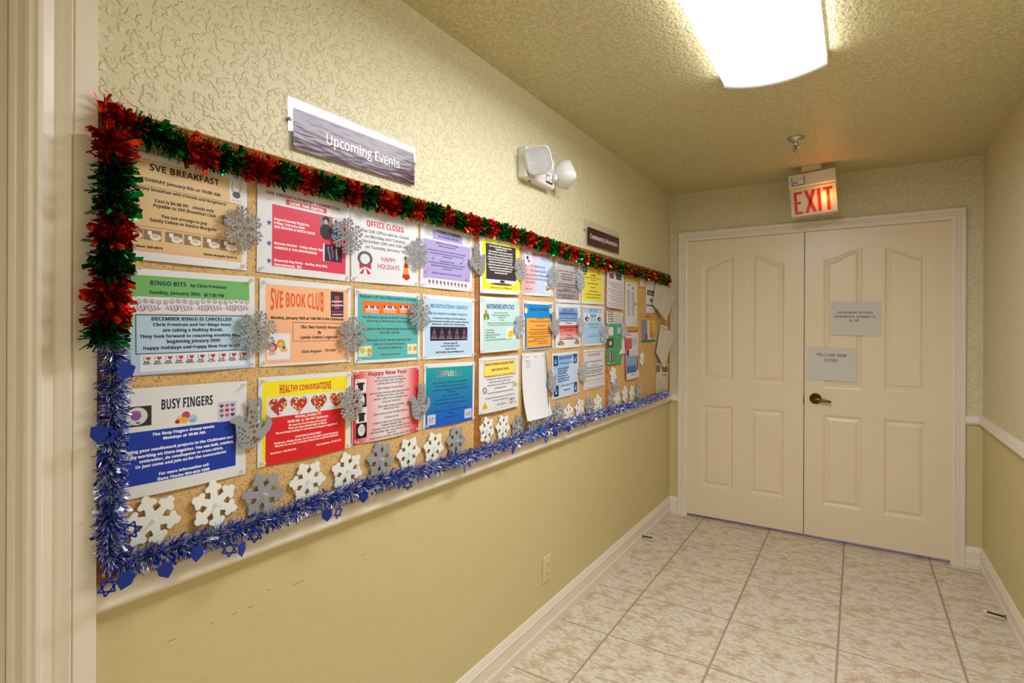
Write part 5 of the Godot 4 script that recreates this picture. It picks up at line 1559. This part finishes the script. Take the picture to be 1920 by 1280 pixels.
func star_of_david(r: float) -> ArrayMesh:
	var st := tool()
	for f in [1.0, -1.0]:
		for k in 3:
			var a := Vector3(sin(TAU * k / 3), cos(TAU * k / 3) * f, 0) * r
			var b := Vector3(sin(TAU * (k + 1) / 3), cos(TAU * (k + 1) / 3) * f, 0) * r
			var d := (b - a).normalized()
			var n := Vector3(-d.y, d.x, 0) * r * 0.2
			add_sweep(st, [[0, 0], [1, 0], [1, 1], [0, 1]], a - n * 0.5, b - a, n, Vector3(0, 0, 0.0008))
	return done(st)

func garlands():
	var o := thing("tinsel_garland", "red and green tinsel garland along the top of the notice boards", "garland")
	var top := smooth_path([[190, 212], [240, 235], [330, 274], [430, 304], [540, 332], [620, 351], [720, 380], [800, 397], [870, 418], [940, 434], [1020, 460], [1100, 486], [1180, 507], [1252, 526]], 0.034)
	var swap := func(t: float, wide: bool) -> String:
		var red := fmod(t + 0.012 * sin(t * 31.0), 0.135) < 0.068
		return ("rust" if wide else "red") if red else "green"
	var foil := {"red": ["red_foil", M.foil_red], "rust": ["orange_red_foil", M.foil_rust], "green": ["green_foil", M.foil_green]}
	garland(o, top, 0.034, 4600.0, swap, foil, 8, 0.0012)
	var o2 := thing("tinsel_garland", "red and green tinsel garland hanging down beside the door casing", "garland")
	var side := smooth_path([[206, 252], [212, 310], [210, 380], [207, 460], [203, 540], [196, 600], [192, 640]], 0.045)
	garland(o2, side, 0.039, 5600.0, swap, foil, 8, 0.0013)
	var b := thing("tinsel_garland", "blue and silver tinsel garland with star charms down the casing and under the boards", "garland")
	var low := smooth_path([[208, 632], [212, 700], [210, 770], [208, 840], [208, 920], [205, 1000], [207, 1050], [255, 1050], [330, 1026], [420, 1000], [520, 968], [600, 938], [700, 905], [800, 878], [880, 853], [960, 826], [1040, 800], [1120, 776], [1200, 754], [1250, 737]], 0.033)
	garland(b, low, 0.028, 8000.0, func(_t, _w): return "silver" if rng.randf() < 0.5 else "blue", {"blue": ["blue_foil", M.foil_blue], "silver": ["silver_foil", M.foil_silver]}, 40, 0.0007)
	var sm := star_of_david(0.0165)
	var dreidel := plate(PackedVector2Array([Vector2(-0.002, 0.020), Vector2(0.002, 0.020), Vector2(0.003, 0.013), Vector2(0.013, 0.011), Vector2(0.013, -0.006), Vector2(0.0, -0.019), Vector2(-0.013, -0.006), Vector2(-0.013, 0.011), Vector2(-0.003, 0.013)]), 0.0008)
	var k := 0
	for p in [[244, 994, "s"], [430, 1029, "s"], [478, 1003, "s"], [634, 960, "s"], [764, 908, "s"], [1024, 823, "s"], [202, 1100, "s"], [200, 815, "s"], [697, 926, "t"], [236, 694, "d"], [235, 1086, "d"], [310, 1068, "d"], [370, 1036, "d"], [453, 1028, "d"], [613, 964, "d"], [681, 930, "d"], [749, 906, "d"], [871, 878, "d"], [880, 868, "d"], [962, 843, "d"], [1041, 812, "d"], [1066, 803, "d"], [1097, 795, "d"], [186, 812, "d"]]:
		var m := put_shared(b, "star_charm" if p[2] != "d" else "dreidel_charm", sm if p[2] != "d" else dreidel, M.foil_silver if p[2] == "t" else M.charm_blue)
		var at := on_x(p[0], p[1], 0.062 if p[1] < 900 or p[0] > 220 else 0.07)
		m.transform = Transform3D(wall_basis(rng.randf_range(-0.5, 0.5)) * Basis(Vector3.UP, rng.randf_range(-0.7, 0.5)), at)
		k += 1

# ---------------------------------------------------------------- ornaments
func flake_outline(r: float) -> PackedVector2Array:
	# six arms, each ending in three round lobes
	var out := PackedVector2Array()
	for a in 6:
		var t := TAU * a / 6.0
		var d := Vector2(sin(t), cos(t))
		var s := Vector2(d.y, -d.x)
		var pts := [[0.30, -0.16], [0.50, -0.13], [0.56, -0.17]]
		for k in 6:
			pts.append([0.66 + 0.11 * sin(lerpf(-2.2, 1.1, k / 5.0)), -0.22 - 0.13 * cos(lerpf(-2.2, 1.1, k / 5.0)) * 0.9])
		for k in 7:
			pts.append([0.86 + 0.14 * cos(lerpf(-1.75, 1.75, k / 6.0)), 0.15 * sin(lerpf(-1.75, 1.75, k / 6.0))])
		for k in 6:
			pts.append([0.66 + 0.11 * sin(lerpf(1.1, -2.2, k / 5.0)), 0.22 + 0.13 * cos(lerpf(1.1, -2.2, k / 5.0)) * 0.9])
		pts += [[0.56, 0.17], [0.50, 0.13], [0.30, 0.16]]
		for p in pts:
			out.append((d * p[0] + s * p[1]) * r)
	return out

func ornaments():
	var foam := plate(flake_outline(0.054), 0.003)
	var spots := [[285, 975, 0, 0.3], [402, 945, 0, 0.1], [493, 926, 1, 0.35], [576, 901, 0, 0.45], [650, 882, 0, 0.2], [712, 861, 1, 0.3], [765, 849, 0, 0.5], [812, 838, 0, 0.3], [854, 826, 1, 0.4],
		[911.6, 806, 0, 0.2], [942, 801, 0, 0.35], [970, 800, 1, 0.1], [999, 799, 0, 0.5], [1017, 795, 0, 0.2], [1047, 773, 1, 0.2], [1065, 777, 0, 0.0], [1086, 766, 0, 0.3], [1104, 762, 1, 0.45], [1120, 757, 0, 0.0],
		[1145, 748, 1, 0.2], [1156.5, 748, 0, 0.4], [1171, 739, 0, 0.1], [1184, 737, 0, 0.4], [1196, 732, 1, 0.2], [1149, 703, 0, 0.2], [1153, 720, 1, 0.4], [1203, 672, 0, 0.0]]
	var where := ["below the needlework flyer beside the hanging tinsel", "below the needlework flyer's right half", "below the needlework and health talk flyers' gap", "below the middle of the health talk flyer", "below the health talk flyer's right corner", "below the New Year flyer's left half", "below the New Year flyer's right corner", "below the shuffleboard flyer's left corner", "below the shuffleboard flyer's right corner", "below the identity theft flyer's left corner", "below the identity theft flyer's right half", "at the sign-up sheet's lower left corner", "half hidden under the sign-up sheet", "behind the blue pen", "just past the blue pen", "below the heritage club flyer's left half", "below the heritage club flyer's right corner", "before the residents letter, below it", "below the residents letter", "low on the corner board beside its strip", "low on the corner board, second from the strip", "on the corner board below the bulletin leaflet", "on the corner board past the bulletin leaflet", "on the corner board before the bare cork", "right under the green card sheet", "tucked below the one under the green sheet", "beside the bulletin leaflet, under the orange brochure"]
	var n := 0
	for p in spots:
		var at := on_x(p[0], p[1], 0.019)
		var o := put_shared(self, "foam_snowflake", foam, M.glitter if p[2] else M.foam)
		o.transform = Transform3D(wall_basis(p[3]) * Basis(Vector3(rng.randf_range(-1, 1), rng.randf_range(-1, 1), 0).normalized(), 0.05), at + Vector3(0.001, 0, 0))
		var what: String = ("flat silver glitter foam snowflake " if p[2] else "flat white foam snowflake ") + where[n]
		n += 1
		tag(o, what, "snowflake", "silver foam snowflakes" if p[2] else "white foam snowflakes")
		push_pin(at + Vector3(0.0045, 0, 0), "push pin in the " + what.trim_prefix("flat ").replace(" glitter", "").replace(" foam", ""), "pins in the snowflakes")
	# beaded silver snowflake ornaments between the flyers
	var st := tool()
	for a in 6:
		var t := TAU * a / 6.0
		var d := Vector3(sin(t), cos(t), 0)
		var s := Vector3(d.y, -d.x, 0)
		add_rod(st, d * 0.004, d * 0.043, 0.0026, 0.0022, 6)
		for q in [[0.016, 0.011], [0.025, 0.013], [0.034, 0.010]]:
			for sg in [-1.0, 1.0]:
				var tip: Vector3 = d * (q[0] + q[1] * 0.75) + s * sg * q[1]
				add_rod(st, d * q[0], tip, 0.0019, 0.0018, 6)
				add_lathe(st, [[0.0, -0.0036], [0.0034, -0.0018], [0.0034, 0.0018], [0.0, 0.0036]], tip, d, 6)
		add_lathe(st, [[0.0, -0.0035], [0.003, -0.0015], [0.003, 0.0015], [0.0, 0.0035]], d * 0.044, d, 6)
		var e := Vector3(sin(t + PI / 6), cos(t + PI / 6), 0)
		add_rod(st, d * 0.014, e * 0.012, 0.0018, 0.0018, 6)
		add_rod(st, e * 0.012, Vector3(sin(t + PI / 3), cos(t + PI / 3), 0) * 0.014, 0.0018, 0.0018, 6)
	var flake := done(st)
	n = 0
	var between := ["between the breakfast and entertainment flyers", "between the bingo and book club flyers", "between the entertainment and office closing flyers", "between the office closing and lavender flyers", "between the book club and teal flyers", "between the health talk and New Year flyers", "between the teal and meditation flyers", "between the television and newspaper flyers", "between the aqua and orange flyers", "between the newspaper and grey flyers", "between the grey and yellow flyers", "between the car sticker and patrol flyers", "on the left edge of the residents letter", "on the frame strip beside the patrol flyer", "at the top corner of the red-bordered leaflet"]
	for p in [[457, 428], [483, 622], [652, 443], [785, 475], [663, 627], [660, 757], [788, 590], [976, 505], [975, 611], [1038, 519], [1089, 527], [1090, 610], [1094, 697], [1133.5, 625], [1170, 617]]:
		var at := on_x(p[0], p[1], 0.030)
		var o := put_shared(self, "snowflake_ornament", flake, M.glitter)
		o.transform = Transform3D((wall_basis(rng.randf_range(-0.25, 0.25)) * Basis(Vector3(0, 1, 0), rng.randf_range(-0.15, 0.15))).scaled(Vector3.ONE * 1.08), at)
		tag(o, "beaded silver snowflake ornament " + between[n], "ornament", "beaded snowflake ornaments")
		n += 1
	# pierced glitter doves
	for p in [[473, 792, 1, "under the needlework flyer's right edge"], [788, 752, 1, "beside the shuffleboard flyer"], [897, 486, -1, "over the left edge of the television flyer"], [1040, 606, -1, "between the blue and orange flyer and the car sticker flyer"], [1034, 712, -1, "hanging beside the sign-up sheet"]]:
		var at := on_x(p[0], p[1], 0.028)
		var o := dove()
		o.name = numbered("dove_ornament")
		add_child(o)
		var b := wall_basis(0.05)
		if p[2] < 0:
			b = b * Basis(Vector3.UP, PI)
		o.transform = Transform3D(b.scaled(Vector3.ONE * 0.01), at)
		tag(o, "pierced silver glitter dove ornament " + p[3], "ornament", "glitter dove ornaments")

# built at a hundred times its size, so that the boolean keeps its small holes
func dove() -> CSGPolygon3D:
	var out := PackedVector2Array()
	for p in [[62, 612], [104, 574], [160, 556], [200, 590], [212, 645], [235, 640], [258, 560], [272, 480], [256, 415], [280, 398], [300, 455], [318, 436], [340, 420], [360, 432], [386, 408], [408, 430], [410, 500], [404, 580], [400, 660], [376, 748], [430, 715], [462, 610], [500, 650], [514, 706], [488, 760], [430, 810], [370, 868], [300, 905], [215, 908], [160, 875], [132, 815], [122, 730], [118, 640]]:
		out.append(Vector2((p[0] - 290.0) / 5.819, (655.0 - p[1]) / 5.819) * 0.131)
	var c := CSGPolygon3D.new()
	c.polygon = out
	c.depth = 0.4
	c.material = M.glitter_big
	var holes := [[150, 680], [182, 700], [150, 730], [180, 755], [205, 725], [150, 780], [182, 800], [210, 780], [240, 800], [165, 840], [200, 850], [235, 850], [270, 840], [270, 875], [310, 860], [345, 840], [305, 820], [275, 650], [300, 600], [330, 560], [330, 640], [360, 600], [372, 520], [350, 480], [300, 700], [345, 700], [290, 545], [370, 660], [265, 700], [310, 755]]
	for h in holes:
		var y := CSGCylinder3D.new()
		y.name = "hole"
		y.operation = CSGShape3D.OPERATION_SUBTRACTION
		y.radius = 0.31 if h[0] < 290 and h[1] > 650 else 0.50
		y.height = 2.0
		y.sides = 8
		y.rotation.x = PI / 2
		y.position = Vector3((h[0] - 290.0) / 5.819 * 0.131, (655.0 - h[1]) / 5.819 * 0.131, 0.0)
		c.add_child(y, true)
	return c

func loose_papers():
	# two folded newsletters hang out from the last board, held by one corner
	var im := Image.create(300, 420, false, Image.FORMAT_RGBA8)
	im.fill(Color(0.83, 0.81, 0.74))
	draw_text(im, "Condo Newsletter", 30, 270, 44, 20, Color(0.35, 0.34, 0.34), "S")
	for k in 30:
		im.fill_rect(Rect2i(24, 64 + k * 11, 118, 3), Color(0.62, 0.61, 0.57))
		im.fill_rect(Rect2i(158, 64 + k * 11, 118, 3), Color(0.62, 0.61, 0.57))
	var pm := print_mat(im)
	var n := 0
	for q in [[[1229.8, 525.8, 0.022], [1248.6, 530.5, 0.03], [1266, 551.6, 0.085], [1250, 601.6, 0.075], [1223.6, 570, 0.03]], [[1238.4, 607.8, 0.022], [1250, 612, 0.05], [1262.7, 629.7, 0.085], [1246, 689.8, 0.05], [1230.3, 661.7, 0.03]]]:
		var pts := []
		var c := Vector3.ZERO
		for p in q:
			pts.append(on_x(p[0], p[1], p[2]))
			c += pts[-1] / 5.0
		var st := tool()
		st.set_smooth_group(0)
		var uvs := [Vector2(0, 0), Vector2(0.6, 0), Vector2(1, 0.2), Vector2(0.8, 1), Vector2(0, 0.7)]
		for k in 5:
			for e in [[c, Vector2(0.45, 0.45)], [pts[(k + 1) % 5], uvs[(k + 1) % 5]], [pts[k], uvs[k]]]:
				st.set_uv(e[1])
				st.add_vertex(e[0] - pts[0])
		var o := put(self, "newsletter", done(st), pm)
		o.position = pts[0]
		tag(o, ["folded newsletter hanging out from the corner board under the garland", "folded newsletter hanging below another one on the corner board"][n], "newsletter", "newsletters on the corner board")
		push_pin(pts[0] + Vector3(0.001, -0.006, 0), ["clear push pin holding the newsletter under the garland", "clear push pin holding the lower newsletter"][n], "pins in the flyers")
		n += 1
	# two notices taped to the right-hand leaf
	for a in [["door_notice", "white room closed notice taped to the right door leaf", [1556, 565, 1653, 566, 1653, 629, 1558, 629], [["THIS ROOM WILL BE CLOSED", 0.13, 0.84, 0.35], ["ON WEDNESDAY, DECEMBER 5TH", 0.08, 0.90, 0.47], ["ALL DAY", 0.38, 0.58, 0.58]], 0.060], ["door_notice", "white polls closed notice taped near the lever handle", [1514, 651, 1607, 654, 1606, 717, 1513, 710], [["POLLS ARE NOW", 0.19, 0.80, 0.26], ["CLOSED", 0.35, 0.64, 0.42]], 0.085]]:
		var p := []
		for k in 4:
			var w := on_z(a[2][k * 2], a[2][k * 2 + 1], 0.002)
			p.append(Vector2(w.x, w.y))
		var u: Vector2 = ((p[1] - p[0]) + (p[2] - p[3])) / 2
		var wd := u.length()
		var ht: float = ((p[0] - p[3]).length() + (p[1] - p[2]).length()) / 2
		var pic := Image.create(700, int(700 * ht / wd), false, Image.FORMAT_RGBA8)
		pic.fill(Color(0.84, 0.83, 0.81))
		for t in a[3]:
			draw_text(pic, t[0], 700 * t[1], 700 * t[2], pic.get_height() * t[3], pic.get_height() * a[4], Color(0.16, 0.15, 0.16), "s")
		var o := put(self, a[0], paper_mesh(wd, ht, 0.004, 0.002), print_mat(pic, 0.6))
		var cc: Vector2 = (p[0] + p[1] + p[2] + p[3]) / 4
		o.transform = Transform3D(Basis(Vector3(0, 0, 1), atan2(u.y, u.x)), Vector3(cc.x, cc.y, 0.0022))
		tag(o, a[1], "notice", "notices on the double doors")
	# pen on a string by the sign-up sheet
	var pen := thing("pen", "blue pen lying on the blue tinsel below the sign-up sheet", "pen", on_x(1022, 792, 0.062))
	var s := tool()
	var a0 := on_x(1012, 812, 0.055) - pen.position
	var b0 := on_x(1037, 777, 0.060) - pen.position
	add_rod(s, a0, b0, 0.0052, 0.0048, 10)
	put(pen, "barrel", done(s), mat(Color(0.16, 0.34, 0.72), 0.35))
	s = tool()
	add_rod(s, b0, b0 + (b0 - a0).normalized() * 0.012, 0.0040, 0.001, 8)
	put(pen, "point", done(s), M.white)
	var cord := thing("black_string", "black string from the sign-up sheet down to the pen", "string", on_x(1023, 660, 0.026))
	s = tool()
	var prev := Vector3.ZERO
	for q in [[1025, 690, 0.03], [1027, 730, 0.034], [1029, 765, 0.04], [1029, 782, 0.052], [1036, 789, 0.05], [1043, 796, 0.045]]:
		var nx := on_x(q[0], q[1], q[2]) - cord.position
		add_rod(s, prev, nx, 0.0018, 0.0018, 6)
		prev = nx
	put(cord, "strand", done(s), M.black)

func glow_materials():
	M.lens = mat(Color(0.9, 0.9, 0.9), 0.5)
	M.lens.emission_enabled = true
	M.lens.emission = Color(0.97, 0.975, 1.0)
	M.lens.emission_energy_multiplier = 0.85
	M.lens_clear = mat(Color(0.95, 0.95, 0.95, 0.3), 0.08)
	M.lens_clear.transparency = BaseMaterial3D.TRANSPARENCY_ALPHA
	M.exit_face = mat(Color(0.86, 0.84, 0.74), 0.4)
	M.exit_face.backlight_enabled = true
	M.exit_face.backlight = Color(0.16, 0.15, 0.13)
	M.exit_red = mat(Color(0.78, 0.09, 0.02, 0.82), 0.4)
	M.exit_red.transparency = BaseMaterial3D.TRANSPARENCY_ALPHA
	M.exit_red.emission_enabled = true
	M.exit_red.emission = Color(0.85, 0.10, 0.02)
	M.exit_red.emission_energy_multiplier = 0.15
	M.exit_bulb = mat(Color(1, 0.9, 0.7), 0.5)
	M.exit_bulb.emission_enabled = true
	M.exit_bulb.emission = Color(1.0, 0.72, 0.40)
	M.exit_bulb.emission_energy_multiplier = 7.0

func added_beyond_lamp():  # added lamp, standing in for the daylight of the unseen room
	var o := thing("added_daylight_lamp", "added round lamp standing in for daylight in the room behind the double doors", "lamp", Vector3(1.3, H, -0.8))
	put(o, "added_bowl", lathe([[0.0, -0.06], [0.06, -0.05], [0.10, -0.02], [0.11, 0.0]], 20), M.lens)
	var l := OmniLight3D.new()
	l.name = "added_daylight_light"
	l.position = Vector3(1.3, H - 0.10, -0.8)
	l.light_color = Color(0.50, 0.48, 1.0)
	l.light_energy = 2.4
	l.light_size = 0.1
	l.omni_range = 6.0
	l.omni_attenuation = 2.0
	l.shadow_enabled = true
	add_child(l)

func _ready():
	rng.seed = 20181205
	ts = TextServerManager.get_primary_interface()
	for f in [["s", "Droid Sans", 400], ["b", "Droid Sans", 700], ["S", "Droid Serif", 400], ["B", "Droid Serif", 700]]:
		var sf := SystemFont.new()
		sf.font_names = PackedStringArray([f[1]])
		sf.font_weight = f[2]
		fonts[f[0]] = sf
	view_and_light()
	materials()
	glow_materials()
	shell()
	doors()
	ceiling_light(1.826, "long white wraparound ceiling light with a curved lens, nearest the exit sign")
	ceiling_light(5.75, "long white wraparound ceiling light far down the corridor from the exit sign")
	added_beyond_lamp()
	exit_sign()
	notice_boards()
	flyers()
	garlands()
	ornaments()
	loose_papers()
	wall_sign("wall_sign", "clear acrylic sign with a maroon panel reading Upcoming Events", "Upcoming Events", [540, 175, 779, 271, 779, 351, 540, 278], [0.03, 0.22, 0.985, 0.97, 0.22, 0.86, 0.62], Color.WHITE, 800)
	wall_sign("wall_sign", "small clear acrylic sign with a maroon panel reading Community Information", "Community Information", [1096, 408, 1161, 436, 1161, 476, 1096, 458], [0.08, 0.28, 0.99, 0.98, 0.06, 0.96, 0.60], Color.WHITE, 400)
	emergency_light()
	sprinkler()
	outlet()
	door_stop(Vector3(0.017, 0.030, 0.66), Vector3(1, 0, 0.02), "short black door stop with white tip on the baseboard below the notice boards")
	door_stop(Vector3(W - 0.017, 0.030, 0.70), Vector3(-1, 0, -0.1), "short black door stop with white tip on the bare right-hand baseboard")
